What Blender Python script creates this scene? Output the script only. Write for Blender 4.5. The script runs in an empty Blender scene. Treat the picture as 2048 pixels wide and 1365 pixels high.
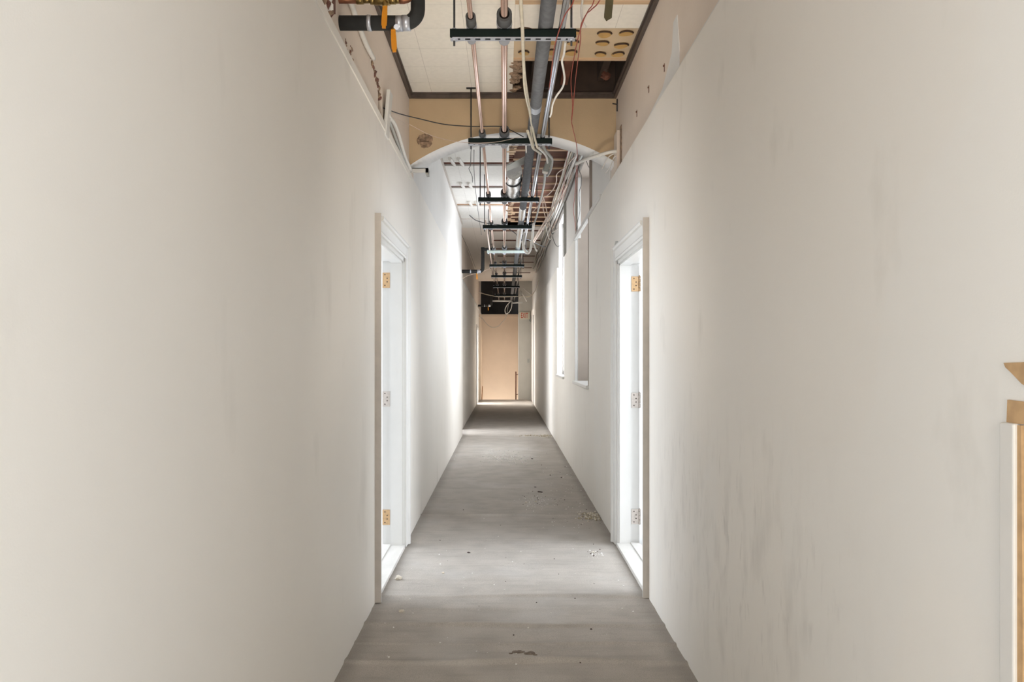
import bpy, math, random
import numpy as np
from mathutils import Vector, Matrix, noise

random.seed(7)
S = bpy.context.scene
COL = S.collection

# ------------------------------------------------------------------ camera
F, CX, CY, CH = 1500.0, 1009.0, 710.0, 1.36      # focal length in px, vanishing point, camera height
cam_d = bpy.data.cameras.new('camera')
cam = bpy.data.objects.new('camera', cam_d)
COL.objects.link(cam)
cam.location = (0, 0, CH)
cam.rotation_euler = (math.radians(90), 0, 0)
cam_d.sensor_width = 36
cam_d.lens = 36 * F / 2048
cam_d.shift_x = (1024 - CX) / 2048
cam_d.shift_y = (CY - 682.5) / 2048
cam_d.clip_start = 0.05
S.camera = cam

# ------------------------------------------------------------------ world, exposure, daylight and added fills
W = bpy.data.worlds.new('sky')
S.world = W
W.use_nodes = True
W.node_tree.nodes['Background'].inputs[0].default_value = (0.86, 0.93, 1.0, 1)
W.node_tree.nodes['Background'].inputs[1].default_value = 3.0
S.view_settings.view_transform = 'Standard'
S.view_settings.look = 'None'
S.view_settings.gamma = 1
S.view_settings.use_curve_mapping = False
S.view_settings.exposure = 0.12


def area(name, loc, d, sx, sy, power, color):
    l = bpy.data.lights.new(name, 'AREA')
    l.shape = 'RECTANGLE'
    l.size, l.size_y = sx, sy
    l.energy = power
    l.color = color
    o = bpy.data.objects.new(name, l)
    COL.objects.link(o)
    o.location = loc
    o.rotation_euler = Vector(d).to_track_quat('-Z', 'Z' if abs(d[2]) < .9 else 'Y').to_euler()
    return o


COOL = (0.86, 0.92, 1.0)
WARM = (1.0, 0.88, 0.70)
area('back_fill', (0.05, -3.35, 1.3), (0, 1, .30), 1.3, 2.0, 66, (1.0, 0.91, 0.77))  # added fill behind the camera; its window is made up
area('near_fill_left', (-2.5, -.35, 1.1), (1, .15, .25), 2.2, 1.7, 1.2, (1.0, 0.93, 0.80))  # fill light from openings added beside the camera, out of view
area('near_fill_right', (2.6, -.25, 1.1), (-1, .15, .25), 2.2, 1.7, 1.2, (1.0, 0.93, 0.80))  # same added fill on the right side
uplight = area('work_lamp', (0.05, 2.1, 0.08), (0, 1, 1.22), .5, .4, 6.4, (1.0, 0.90, 0.76))  # added uplight for the near ceiling, no lamp stands there
uplight.data.spread = math.radians(50)
area('daylight_side_window', (1.22, 10.85, 2.2), (-1, .22, -.05), 1.3, 2.25, 116, COOL)
area('daylight_shaded_window', (1.32, 7.89, 2.2), (-1, 0, 0), 1.3, 2.25, 3.5, (1.0, 0.95, 0.9))
area('daylight_room_left', (-3.8, 5.6, 1.7), (1, 0, 0), 2.6, 2.0, 118, COOL)
area('daylight_room_right', (3.8, 4.3, 1.7), (-1, .3, 0), 2.6, 2.0, 150, COOL)
area('daylight_far_room', (-2.6, 21.0, 1.6), (1, 0, 0), 1.6, 1.8, 230, (1.0, 0.95, 0.9))
area('daylight_side_passage', (-2.2, 13.25, 1.7), (1, 0, 0), 1.0, 2.2, 115, (0.95, 0.96, 1.0))
area('stairwell_lamp', (0.0, 23.3, -0.9), (0, 0.6, 0.8), 1.1, 0.8, 11, (1.0, 0.90, 0.80))
area('stairwell_fill', (0.57, 23.6, 1.5), (-1, .35, 0), 1.0, 2.0, 11.5, (1.0, 0.92, 0.84))  # added fill for the upper stair wall, no window behind it


# ------------------------------------------------------------------ helpers
def P(u, v, y):
    """world point at depth y that lies on the sight line of photo pixel (u, v)"""
    return Vector(((u - CX) * y / F, y, CH - (v - CY) * y / F))


class MB:
    def __init__(s):
        s.v, s.f, s.m, s.sm = [], [], [], []

    def face(s, idx, mi=0, smooth=False):
        s.f.append(tuple(idx)); s.m.append(mi); s.sm.append(smooth)

    def box(s, x0, x1, y0, y1, z0, z1, mi=0):
        if x1 < x0: x0, x1 = x1, x0
        if y1 < y0: y0, y1 = y1, y0
        if z1 < z0: z0, z1 = z1, z0
        b = len(s.v)
        s.v += [(x0, y0, z0), (x1, y0, z0), (x1, y1, z0), (x0, y1, z0),
                (x0, y0, z1), (x1, y0, z1), (x1, y1, z1), (x0, y1, z1)]
        for q in ((0, 3, 2, 1), (4, 5, 6, 7), (0, 1, 5, 4), (1, 2, 6, 5), (2, 3, 7, 6), (3, 0, 4, 7)):
            s.face([b + i for i in q], mi)
        return s

    def obox(s, c, ax, ay, az, mi=0):
        """box by centre and three half-axis vectors"""
        c, ax, ay, az = Vector(c), Vector(ax), Vector(ay), Vector(az)
        b = len(s.v)
        for k in (-1, 1):
            for (i, j) in ((-1, -1), (1, -1), (1, 1), (-1, 1)):
                s.v.append(tuple(c + ax * i + ay * j + az * k))
        for q in ((0, 3, 2, 1), (4, 5, 6, 7), (0, 1, 5, 4), (1, 2, 6, 5), (2, 3, 7, 6), (3, 0, 4, 7)):
            s.face([b + i for i in q], mi)
        return s

    def tube(s, pts, r, n=10, mi=0, cap=True, smooth_path=0, hollow=0, imi=None):
        pts = [Vector(p) for p in pts]
        if smooth_path:
            pts = crom(pts, smooth_path)
        rs = r if isinstance(r, (list, tuple)) else [r] * len(pts)
        t0 = (pts[1] - pts[0]).normalized()
        up = Vector((0, 0, 1)) if abs(t0.z) < .9 else Vector((1, 0, 0))
        nrm = (up - t0 * up.dot(t0)).normalized()
        rings = []
        for i, p in enumerate(pts):
            if i == 0: t = t0
            elif i == len(pts) - 1: t = (pts[i] - pts[i - 1]).normalized()
            else: t = ((pts[i + 1] - pts[i]).normalized() + (pts[i] - pts[i - 1]).normalized()).normalized()
            nrm = nrm - t * nrm.dot(t)
            nrm = nrm.normalized() if nrm.length > 1e-6 else t.orthogonal().normalized()
            bn = t.cross(nrm)
            b = len(s.v)
            for k in range(n):
                a = 2 * math.pi * k / n
                s.v.append(tuple(p + (nrm * math.cos(a) + bn * math.sin(a)) * rs[i]))
            rings.append(b)
        for i in range(len(rings) - 1):
            a, b = rings[i], rings[i + 1]
            for k in range(n):
                k2 = (k + 1) % n
                s.face((a + k, a + k2, b + k2, b + k), mi, True)
        if hollow:                                   # an open tube with a wall: inner skin and end rings
            off = len(s.v)
            for i, p in enumerate(pts):
                for k in range(n):
                    q = Vector(s.v[rings[i] + k])
                    s.v.append(tuple(p + (q - p) * (hollow / rs[i])))
            inner = [off + i * n for i in range(len(pts))]
            for i in range(len(pts) - 1):
                a, b = inner[i], inner[i + 1]
                for k in range(n):
                    k2 = (k + 1) % n
                    s.face((a + k2, a + k, b + k, b + k2), mi if imi is None else imi, True)
            for (o_, i_, fl) in ((rings[0], inner[0], 0), (rings[-1], inner[-1], 1)):
                for k in range(n):
                    k2 = (k + 1) % n
                    q = (o_ + k, i_ + k, i_ + k2, o_ + k2)
                    s.face(q[::-1] if fl else q, mi)
        elif cap:
            s.face([rings[0] + k for k in range(n)][::-1], mi)
            s.face([rings[-1] + k for k in range(n)], mi)
        return s

    def prism(s, poly, axis, d0, d1, mi=0):
        """extrude a 2D polygon along an axis ('x': poly=(y,z); 'y': poly=(x,z); 'z': poly=(x,y))"""
        b, n = len(s.v), len(poly)
        for d in (d0, d1):
            for (p, q) in poly:
                s.v.append({'x': (d, p, q), 'y': (p, d, q), 'z': (p, q, d)}[axis])
        s.face([b + i for i in range(n)], mi)
        s.face([b + n + i for i in range(n)][::-1], mi)
        for i in range(n):
            j = (i + 1) % n
            s.face((b + i, b + n + i, b + n + j, b + j), mi)
        return s

    def rock(s, c, r, squash=.6, mi=0, seed=0):
        rn = random.Random(seed)
        b = len(s.v)
        n, m = 9, 5
        off = Vector((rn.random() * 50, rn.random() * 50, rn.random() * 50))
        for i in range(m + 1):
            th = math.pi * i / m
            for k in range(n):
                a = 2 * math.pi * (k + .5 * (i % 2)) / n
                d = Vector((math.sin(th) * math.cos(a), math.sin(th) * math.sin(a), math.cos(th)))
                rr = r * (1 + .45 * noise.noise(d * 1.4 + off))
                s.v.append((c[0] + d.x * rr, c[1] + d.y * rr * .8, c[2] + max(d.z, -.75) * rr * squash))
        for i in range(m):
            for k in range(n):
                k2 = (k + 1) % n
                s.face((b + i * n + k, b + (i + 1) * n + k, b + (i + 1) * n + k2, b + i * n + k2), mi)
        return s

    def build(s, name, mats, parent=None, bevel=0, loc=None):
        me = bpy.data.meshes.new(name)
        o = bpy.data.objects.new(name, me)
        COL.objects.link(o)
        off = Vector(loc) if loc is not None else Vector((0, 0, 0))
        if parent is not None:
            p, off = parent, Vector((0, 0, 0))
            while p is not None:
                off += p.location; p = p.parent
            o.parent = parent
        elif loc is not None:
            o.location = loc
        me.from_pydata([tuple(Vector(v) - off) for v in s.v], [], s.f)
        for m in (mats if isinstance(mats, (list, tuple)) else [mats]):
            me.materials.append(m)
        me.polygons.foreach_set('material_index', s.m)
        me.polygons.foreach_set('use_smooth', s.sm)
        import bmesh
        bm = bmesh.new(); bm.from_mesh(me)
        bmesh.ops.recalc_face_normals(bm, faces=bm.faces)
        bm.to_mesh(me); bm.free()
        me.update()
        if bevel:
            b = o.modifiers.new('bevel', 'BEVEL'); b.width = bevel; b.segments = 2; b.limit_method = 'ANGLE'
        return o


def crom(p, n):
    out = []
    q = [p[0] * 2 - p[1]] + p + [p[-1] * 2 - p[-2]]
    for i in range(1, len(q) - 2):
        a, b, c, d = q[i - 1], q[i], q[i + 1], q[i + 2]
        for k in range(n):
            t = k / n
            out.append(.5 * ((2 * b) + (c - a) * t + (2 * a - 5 * b + 4 * c - d) * t * t + (3 * b - a - 3 * c + d) * t ** 3))
    out.append(p[-1])
    return out


def tag(o, label, cat, group=None, kind=None):
    o['label'] = label; o['category'] = cat
    if group: o['group'] = group
    if kind: o['kind'] = kind
    return o


def struct(o, label=None):
    o['kind'] = 'structure'
    if label: o['label'] = label
    o['category'] = o.name.split('_')[0]
    return o


def empty(name, loc, parent=None):
    o = bpy.data.objects.new(name, None)
    COL.objects.link(o)
    o.location = loc
    o.empty_display_size = .1
    if parent: o.parent = parent
    return o


def copy_tree(o, parent=None):
    c = o.copy(); COL.objects.link(c)
    if parent is not None: c.parent = parent
    for ch in list(o.children): copy_tree(ch, c)
    return c


ORD = 'first second third fourth fifth sixth seventh eighth ninth tenth eleventh twelfth thirteenth fourteenth fifteenth sixteenth seventeenth eighteenth nineteenth twentieth'.split()


# ------------------------------------------------------------------ materials
def mat(name, col, rough=.6, metal=0., var=0., vscale=8., bump=0., bscale=80., col2=None, stretch=(1, 1, 1), spec=None):
    m = bpy.data.materials.new(name)
    m.use_nodes = True
    nt = m.node_tree
    b = nt.nodes['Principled BSDF']
    b.inputs['Roughness'].default_value = rough
    b.inputs['Metallic'].default_value = metal
    if spec is not None: b.inputs['Specular IOR Level'].default_value = spec
    tc = nt.nodes.new('ShaderNodeTexCoord')
    mp = nt.nodes.new('ShaderNodeMapping')
    mp.inputs['Scale'].default_value = stretch
    nt.links.new(tc.outputs['Object'], mp.inputs[0])
    n1 = nt.nodes.new('ShaderNodeTexNoise')
    n1.inputs['Scale'].default_value = vscale
    n1.inputs['Detail'].default_value = 6
    nt.links.new(mp.outputs[0], n1.inputs['Vector'])
    ra = nt.nodes.new('ShaderNodeValToRGB')
    c2 = col2 or tuple(c * (1 - var) for c in col)
    ra.color_ramp.elements[0].position, ra.color_ramp.elements[1].position = .35, .65
    ra.color_ramp.elements[0].color = (*c2, 1)
    ra.color_ramp.elements[1].color = (*col, 1)
    nt.links.new(n1.outputs[0], ra.inputs[0])
    nt.links.new(ra.outputs[0], b.inputs['Base Color'])
    if bump:
        n2 = nt.nodes.new('ShaderNodeTexNoise')
        n2.inputs['Scale'].default_value = bscale
        n2.inputs['Detail'].default_value = 4
        nt.links.new(mp.outputs[0], n2.inputs['Vector'])
        bp = nt.nodes.new('ShaderNodeBump')
        bp.inputs['Strength'].default_value = bump
        bp.inputs['Distance'].default_value = .004
        nt.links.new(n2.outputs[0], bp.inputs['Height'])
        nt.links.new(bp.outputs[0], b.inputs['Normal'])
    m['ramp'] = ra.name
    return m


def mixin(m, build):
    """insert a colour operation between a material's ramp and its base colour; build(nt, colour_socket, coord_socket) returns a colour socket"""
    nt = m.node_tree
    b = nt.nodes['Principled BSDF']
    src = b.inputs['Base Color'].links[0].from_socket
    tc = nt.nodes.new('ShaderNodeTexCoord')
    out = build(nt, src, tc.outputs['Object'])
    nt.links.new(out, b.inputs['Base Color'])
    return m


def N(nt, op, *ins, cls='ShaderNodeMath'):
    n = nt.nodes.new(cls)
    n.operation = op
    for i, x in enumerate(ins):
        if isinstance(x, (int, float)): n.inputs[i].default_value = x
        else: nt.links.new(x, n.inputs[i])
    return n.outputs[0]


def mixc(nt, fac, a, col):
    n = nt.nodes.new('ShaderNodeMix')
    n.data_type = 'RGBA'
    nt.links.new(fac, n.inputs['Factor'])
    nt.links.new(a, n.inputs['A'])
    n.inputs['B'].default_value = (*col, 1)
    return n.outputs['Result']


def noisef(nt, vec, scale, detail=4, stretch=(1, 1, 1), lo=.45, hi=.7):
    mp = nt.nodes.new('ShaderNodeMapping'); mp.inputs['Scale'].default_value = stretch
    nt.links.new(vec, mp.inputs[0])
    n = nt.nodes.new('ShaderNodeTexNoise'); n.inputs['Scale'].default_value = scale; n.inputs['Detail'].default_value = detail
    nt.links.new(mp.outputs[0], n.inputs['Vector'])
    r = nt.nodes.new('ShaderNodeMapRange')
    r.inputs['From Min'].default_value, r.inputs['From Max'].default_value = lo, hi
    nt.links.new(n.outputs[0], r.inputs[0])
    return r.outputs[0]


def bandmask(nt, s, lo, hi, soft):
    a = nt.nodes.new('ShaderNodeMapRange'); a.interpolation_type = 'SMOOTHSTEP'
    a.inputs['From Min'].default_value, a.inputs['From Max'].default_value = lo - soft, lo + soft
    nt.links.new(s, a.inputs[0])
    c = nt.nodes.new('ShaderNodeMapRange'); c.interpolation_type = 'SMOOTHSTEP'
    c.inputs['From Min'].default_value, c.inputs['From Max'].default_value = hi + soft, hi - soft
    nt.links.new(s, c.inputs[0])
    return N(nt, 'MULTIPLY', a.outputs[0], c.outputs[0])


def sep(nt, v):
    n = nt.nodes.new('ShaderNodeSeparateXYZ'); nt.links.new(v, n.inputs[0])
    return n.outputs


PAINT = (0.86, 0.82, 0.76)
m_wall_l = mat('white_wall_paint', PAINT, .55, var=.03, vscale=1.3, bump=.06, bscale=220)


def marks_left(nt, c, co):
    x, y, z = sep(nt, co)
    f = noisef(nt, co, 3.2, 6, (1, 1.2, .5), .60, .78)
    c = mixc(nt, N(nt, 'MULTIPLY', f, .22), c, (.45, .42, .37))
    return c


mixin(m_wall_l, marks_left)
m_wall_r = mat('scuffed_wall_paint', PAINT, .55, var=.03, vscale=1.1, bump=.06, bscale=220)


def marks_right(nt, c, co):
    x, y, z = sep(nt, co)
    # lighter repainted patches with soft hard-ish edges
    p = noisef(nt, co, 1.1, 1, (1, 1, .6), .56, .58)
    c = mixc(nt, N(nt, 'MULTIPLY', p, .35), c, (.84, .82, .78))
    # dark rubbed scuffs low on the wall before the door
    s = noisef(nt, co, 8, 8, (1, 1.5, .55), .50, .80)
    k = N(nt, 'MULTIPLY', bandmask(nt, y, 1.9, 3.9, .5), bandmask(nt, z, .25, 1.0, .3))
    c = mixc(nt, N(nt, 'MULTIPLY', N(nt, 'MULTIPLY', s, k), .30), c, (.38, .355, .32))
    s2 = noisef(nt, co, 22, 6, (1, 1.3, .40), .60, .82)
    c = mixc(nt, N(nt, 'MULTIPLY', N(nt, 'MULTIPLY', s2, k), .38), c, (.28, .26, .23))
    f = noisef(nt, co, 4.0, 6, (1, 1.2, .6), .63, .80)
    c = mixc(nt, N(nt, 'MULTIPLY', f, .25), c, (.42, .39, .33))
    return c


mixin(m_wall_r, marks_right)
m_upper = mat('cream_upper_plaster', (0.77, 0.665, 0.57), .7, var=.06, vscale=2.5, bump=.15, bscale=60)
m_white_up = mat('white_upper_plaster', (0.80, 0.78, 0.75), .65, var=.04, vscale=2.5, bump=.15, bscale=60)
m_tan = mat('tan_arch_plaster', (0.54, 0.40, 0.25), .75, var=.08, vscale=4, bump=.2, bscale=90)
m_soffit = mat('white_arch_soffit', (0.82, 0.81, 0.80), .6, var=.04, vscale=3)
m_trim = mat('white_gloss_trim', (0.69, 0.68, 0.655), .35, var=.04, vscale=5)
m_taupe = mat('taupe_edge_shade', (0.50, 0.455, 0.41), .65, var=.10, vscale=16)  # darker than the trim: shade of the casing side put into the colour
m_thresh = mat('worn_white_threshold', (0.72, 0.70, 0.66), .5, var=.14, vscale=10, stretch=(1, .4, 1))
m_plaster_w = mat('plaster_patch', (0.78, 0.765, 0.74), .8, var=.05)
m_crown = mat('dark_stained_wood', (0.095, 0.068, 0.055), .45, var=.35, vscale=14, stretch=(1, .15, 1))
m_wood = mat('raw_furring_wood', (0.50, 0.30, 0.17), .7, var=.3, vscale=9, stretch=(.4, 3, 1))
m_wood_l = mat('pale_furring_wood', (0.66, 0.46, 0.29), .7, var=.2, vscale=9, stretch=(.4, 3, 1))
m_deck = mat('brown_roof_planks', (0.15, 0.052, 0.025), .75, var=.5, vscale=3, stretch=(.5, 5, 1))
m_joist = mat('old_dark_joist', (0.055, 0.032, 0.022), .8, var=.4, vscale=6)
m_reddish = mat('reddish_old_wood', (0.17, 0.06, 0.035), .8, var=.4, vscale=9)
m_substr = mat('beige_substrate_board', (0.60, 0.465, 0.31), .75, var=.08, vscale=6)
m_glue = mat('ochre_glue', (0.56, 0.34, 0.11), .5, var=.12, vscale=30)
m_glue_d = mat('dark_brown_shade', (0.06, 0.03, 0.015), .6, var=.2)
m_brickish = mat('broken_plaster_and_brick', (0.40, 0.27, 0.18), .9, var=.6, vscale=38, bump=.8, bscale=60)
m_redpl = mat('torn_red_brown_plaster', (0.22, 0.10, 0.075), .9, var=.5, vscale=40, bump=.6, bscale=60)
m_strut = mat('dark_green_strut', (0.006, 0.014, 0.012), .6, var=.2, vscale=20, spec=.2)
m_galv = mat('galvanised_steel', (0.62, 0.65, 0.72), .38, .75, var=.15, vscale=40)
m_strut_lit = mat('window_lit_strut', (0.40, 0.47, 0.43), .5, .1, var=.12, vscale=20)  # same green strut, paler: light from the side window put into the colour
m_saddle = mat('grey_saddle', (0.33, 0.335, 0.36), .5, .3, var=.1)
m_rod = mat('dark_threaded_rod', (0.05, 0.05, 0.055), .5, .6, var=.2, vscale=60)
m_copper = mat('copper', (0.86, 0.64, 0.56), .20, 1.0, var=.12, vscale=14, stretch=(1, .2, 1))
m_brass = mat('brass', (0.42, 0.29, 0.11), .38, .85, var=.4, vscale=30)
m_copper_d = mat('tarnished_copper', (0.36, 0.15, 0.085), .45, .75, var=.35, vscale=18)
m_foam = mat('black_foam_insulation', (0.022, 0.023, 0.023), .75, var=.2, vscale=40, bump=.3, bscale=300)
m_sleeve = mat('charcoal_pipe_sleeve', (0.075, 0.077, 0.08), .6, var=.15, vscale=40, bump=.2, bscale=250)
m_foam_g = mat('grey_pipe_insulation', (0.125, 0.13, 0.142), .6, var=.25, vscale=30, bump=.15, bscale=250)
m_steel = mat('conduit_steel', (0.56, 0.575, 0.62), .20, 1.0, var=.15, vscale=20, stretch=(1, .2, 1))
m_foil = mat('crumpled_foil', (0.80, 0.80, 0.80), .25, .95, var=.1, vscale=12, bump=1.0, bscale=35)
m_sheet = mat('grey_sheet_metal', (0.48, 0.475, 0.44), .5, .2, var=.08)
m_orange = mat('orange_valve_grip', (0.80, 0.30, 0.012), .45, var=.1, vscale=20)
m_cable_w = mat('white_cable', (0.76, 0.73, 0.68), .5, var=.1, vscale=30)
m_cable_c = mat('cream_cable', (0.66, 0.60, 0.48), .5, var=.15, vscale=30)
m_cable_p = mat('pinkish_cable', (0.66, 0.52, 0.44), .5, var=.12, vscale=30)
m_cable_g = mat('grey_cable', (0.42, 0.42, 0.39), .5, var=.15, vscale=30)
m_red = mat('red_wire', (0.36, 0.065, 0.04), .5, var=.2, vscale=30)
m_black = mat('black_wire', (0.02, 0.02, 0.022), .5, var=.1)
m_boxg = mat('grey_junction_box', (0.30, 0.31, 0.285), .5, .3, var=.1)
m_olive = mat('olive_tape', (0.10, 0.085, 0.04), .5, var=.2, vscale=20)
m_hinge_b = mat('bronze_hinge', (0.60, 0.40, 0.22), .38, .7, var=.15, vscale=60)
m_hinge_n = mat('painted_hinge', (0.62, 0.56, 0.51), .45, .3, var=.15, vscale=60)
m_screw = mat('dark_screw_head', (0.06, 0.045, 0.035), .5, .5)
m_niche = mat('grey_brown_window_reveal', (0.385, 0.325, 0.275), .7, var=.08, vscale=6)
m_endwall = mat('grey_end_wall', (0.52, 0.50, 0.45), .65, var=.07, vscale=4)
m_beige = mat('beige_stair_wall', (0.74, 0.61, 0.475), .7, var=.04, vscale=3)
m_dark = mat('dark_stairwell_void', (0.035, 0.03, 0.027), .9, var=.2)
m_rail = mat('brown_handrail', (0.16, 0.055, 0.03), .45, var=.2)
m_ply = mat('torn_drywall_paper', (0.58, 0.37, 0.19), .85, var=.2, vscale=40)
m_casing = mat('off_white_casing', (0.74, 0.71, 0.665), .5, var=.04)
m_paleedge = mat('pale_torn_board', (0.80, 0.765, 0.715), .8, var=.1, vscale=20)
m_sign = mat('sign_face', (0.62, 0.58, 0.46), .5, var=.04)
m_signred = mat('sign_red', (0.50, 0.07, 0.03), .5)
m_chunk = mat('plaster_chunk', (0.72, 0.66, 0.56), .9, var=.15, vscale=60, bump=.5, bscale=120)
m_crumb = mat('white_plaster_crumb', (0.86, 0.84, 0.80), .9, var=.05)
m_dust = mat('straw_coloured_debris', (0.50, 0.43, 0.31), .9, var=.35, vscale=60)
m_leaf = mat('dark_dry_scrap', (0.07, 0.04, 0.035), .8, var=.3)
m_tear = mat('frayed_brown_backing', (0.25, 0.20, 0.16), .9, var=.4, vscale=60)
m_room = mat('side_room_white', (0.82, 0.82, 0.82), .7, var=.02)


def tile_mat(name, col, ox, oy, s=.3048, speck=.05):
    m = mat(name, col, .8, var=speck, vscale=30, bump=.1, bscale=120)

    def seams(nt, c, co):
        x, y, z = sep(nt, co)
        fx = N(nt, 'FRACT', N(nt, 'DIVIDE', N(nt, 'SUBTRACT', x, ox), s))
        fy = N(nt, 'FRACT', N(nt, 'DIVIDE', N(nt, 'SUBTRACT', y, oy), s))
        w = .007
        a = N(nt, 'LESS_THAN', fx, w); b = N(nt, 'LESS_THAN', fy, w)
        g = N(nt, 'MAXIMUM', a, b)
        return mixc(nt, N(nt, 'MULTIPLY', g, .55), c, (.25, .21, .17))
    return mixin(m, seams)


m_tile = tile_mat('cream_ceiling_tile', (0.84, 0.79, 0.715), .06, 4.237)
m_tile2 = tile_mat('white_ceiling_tile', (0.80, 0.78, 0.74), .06, 8.68)
m_tile3 = tile_mat('beige_ceiling_tile', (0.82, 0.745, 0.665), .06, 12.35)

# carpet: mottled grey-brown with faint weave lines across the corridor
m_carpet = mat('grey_brown_carpet', (0.53, 0.488, 0.44), .95, var=.14, vscale=5, bump=.5, bscale=420, spec=.1)


def carpet(nt, c, co):
    x, y, z = sep(nt, co)
    s = noisef(nt, co, 10, 5, (.35, 2.2, 1), .50, .72)
    c = mixc(nt, N(nt, 'MULTIPLY', s, .25), c, (.28, .255, .23))
    g = noisef(nt, co, 260, 2, (1, 1, 1), .45, .60)
    c = mixc(nt, N(nt, 'MULTIPLY', g, .35), c, (.25, .225, .20))
    d = noisef(nt, co, 2.0, 5, (1, 1, 1), .52, .70)
    c = mixc(nt, N(nt, 'MULTIPLY', d, .35), c, (.58, .56, .54))
    e = bandmask(nt, N(nt, 'ABSOLUTE', N(nt, 'SUBTRACT', x, .048)), -1, .70, .05)   # darker margin along both walls
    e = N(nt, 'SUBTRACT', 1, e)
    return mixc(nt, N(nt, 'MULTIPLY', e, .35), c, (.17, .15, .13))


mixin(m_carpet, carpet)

gl = bpy.data.materials.new('window_glass'); gl.use_nodes = True
nt = gl.node_tree
nt.nodes.remove(nt.nodes['Principled BSDF'])
tr = nt.nodes.new('ShaderNodeBsdfTransparent'); gs = nt.nodes.new('ShaderNodeBsdfGlossy'); gs.inputs['Roughness'].default_value = .05
mx = nt.nodes.new('ShaderNodeMixShader'); mx.inputs[0].default_value = .06
nt.links.new(tr.outputs[0], mx.inputs[1]); nt.links.new(gs.outputs[0], mx.inputs[2])
nt.links.new(mx.outputs[0], nt.nodes['Material Output'].inputs[0])

# ------------------------------------------------------------------ setting: floor
XL, XR = -.71, .807            # lower wall faces
XLU, XRU = -.722, .845         # upper wall faces
ZT = 2.73                      # top of the lower wall panels
ZTR = 2.69
ZN, ZF = 3.34, 3.59            # near and far ceilings
YA0, YA1 = 5.68, 5.95          # arch wall
YL = 12.65                     # where the left wall steps back
XL2 = -.77
YE = 22.7                      # end wall
YB = -3.2                      # back wall
WR = [(3.32, .020, .040, .05), (3.535, .010, .03, .6), (3.78, .017, .045, .0), (4.02, .006, .06, -.3), (4.23, .013, .05, .4), (4.55, .005, .07, .1),
      (6.35, .020, .03, -.25), (6.9, .004, .03, .2), (7.15, .004, .03, .3), (7.4, .005, .03, .3), (7.62, .004, .03, .35), (7.85, .004, .03, .3), (8.2, .003, .04, .2), (10.0, .004, .03, 0)]


def fz(x, y):
    z = 0.0
    for i, (yc, h, w, xc) in enumerate(WR):
        wob = .035 * noise.noise(Vector((x * 1.7, i * 3.1, 0)))
        amp = .45 + .55 * math.exp(-((x - xc) / .45) ** 2)
        d = (y - yc - wob) / w
        if abs(d) < 5:
            z += h * amp * (math.exp(-d * d) if d > 0 else math.exp(-(d * 3.0) ** 2))
    z += .003 * noise.noise(Vector((x * 3, y * 3, 5)))
    return z - .004


bF = MB()
ny, nx = 900, 22
ys = np.concatenate([np.linspace(YB, 2.9, 30)[:-1], np.linspace(2.9, 4.7, 420)[:-1], np.linspace(4.7, 11, 560)[:-1], np.linspace(11, YE + .1, 130)])
xs = np.linspace(-.90, .95, nx)
for yy in ys:
    for xx in xs:
        bF.v.append((float(xx), float(yy), fz(float(xx), float(yy))))
for j in range(len(ys) - 1):
    for i in range(nx - 1):
        a = j * nx + i
        bF.face((a, a + 1, a + nx + 1, a + nx), 0, True)
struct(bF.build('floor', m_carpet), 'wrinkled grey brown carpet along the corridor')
struct(MB().box(-1.2, 1.2, YB - .3, YE + .1, -.25, -.03).build('floor_slab', m_joist))

# ------------------------------------------------------------------ setting: walls
TOPZ = 3.95
DL = (4.21, 5.31, 2.04)        # left door opening y0, y1, head
DR = (4.29, 5.37, 2.03)        # right door opening
W1 = (7.2, 8.58, 1.06, 3.39)   # boarded window recess
W2 = (10.17, 11.5, 1.06, 3.36)   # bright window
D3 = (20.55, 21.45, 2.1)       # far left opening

b = MB()
x0, x1 = -.86, XL
b.box(x0, x1, YB, -1.5, -.03, ZT)
b.box(x0, x1, -1.5, .75, 2.5, ZT)
b.box(x0, x1, .75, DL[0], -.03, ZT)
b.box(x0, x1, DL[1], YL, -.03, ZT)
b.box(x0, x1, DL[0], DL[1], DL[2], ZT)
struct(b.build('wall_left', m_wall_l), 'cream white left corridor wall')
# the upper left wall, cream before the arch and white beyond it; a dark slot is left in it
b = MB()
b.box(-.86, XLU, YB, 4.28, ZT, TOPZ)
b.box(-.86, XLU, 4.40, YA1, ZT, TOPZ)
b.box(-.86, XLU, 4.28, 4.40, 2.88, TOPZ)
struct(b.build('wall_left_upper_near', m_upper))
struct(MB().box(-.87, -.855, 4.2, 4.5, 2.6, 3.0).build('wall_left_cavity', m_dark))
struct(MB().box(-.86, XLU, YA1, YL, ZT, TOPZ).build('wall_left_upper', m_white_up))
b = MB()
b.box(-.92, XL2, YL - .02, 12.85, -.03, ZT)
b.box(-.92, XL2, 12.85, 13.65, 2.2, ZT)
b.box(-.92, XL2, 13.65, D3[0], -.03, ZT)
b.box(-.92, XL2, D3[1], YE + 2.3, -1.6, ZT)
b.box(-.92, XL2, D3[0], D3[1], D3[2], ZT)
struct(b.build('wall_left_end', m_wall_l))
struct(MB().box(-.92, XL2 - .012, YL - .02, YE + 2.3, ZT, TOPZ).build('wall_left_end_upper', m_upper))

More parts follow.
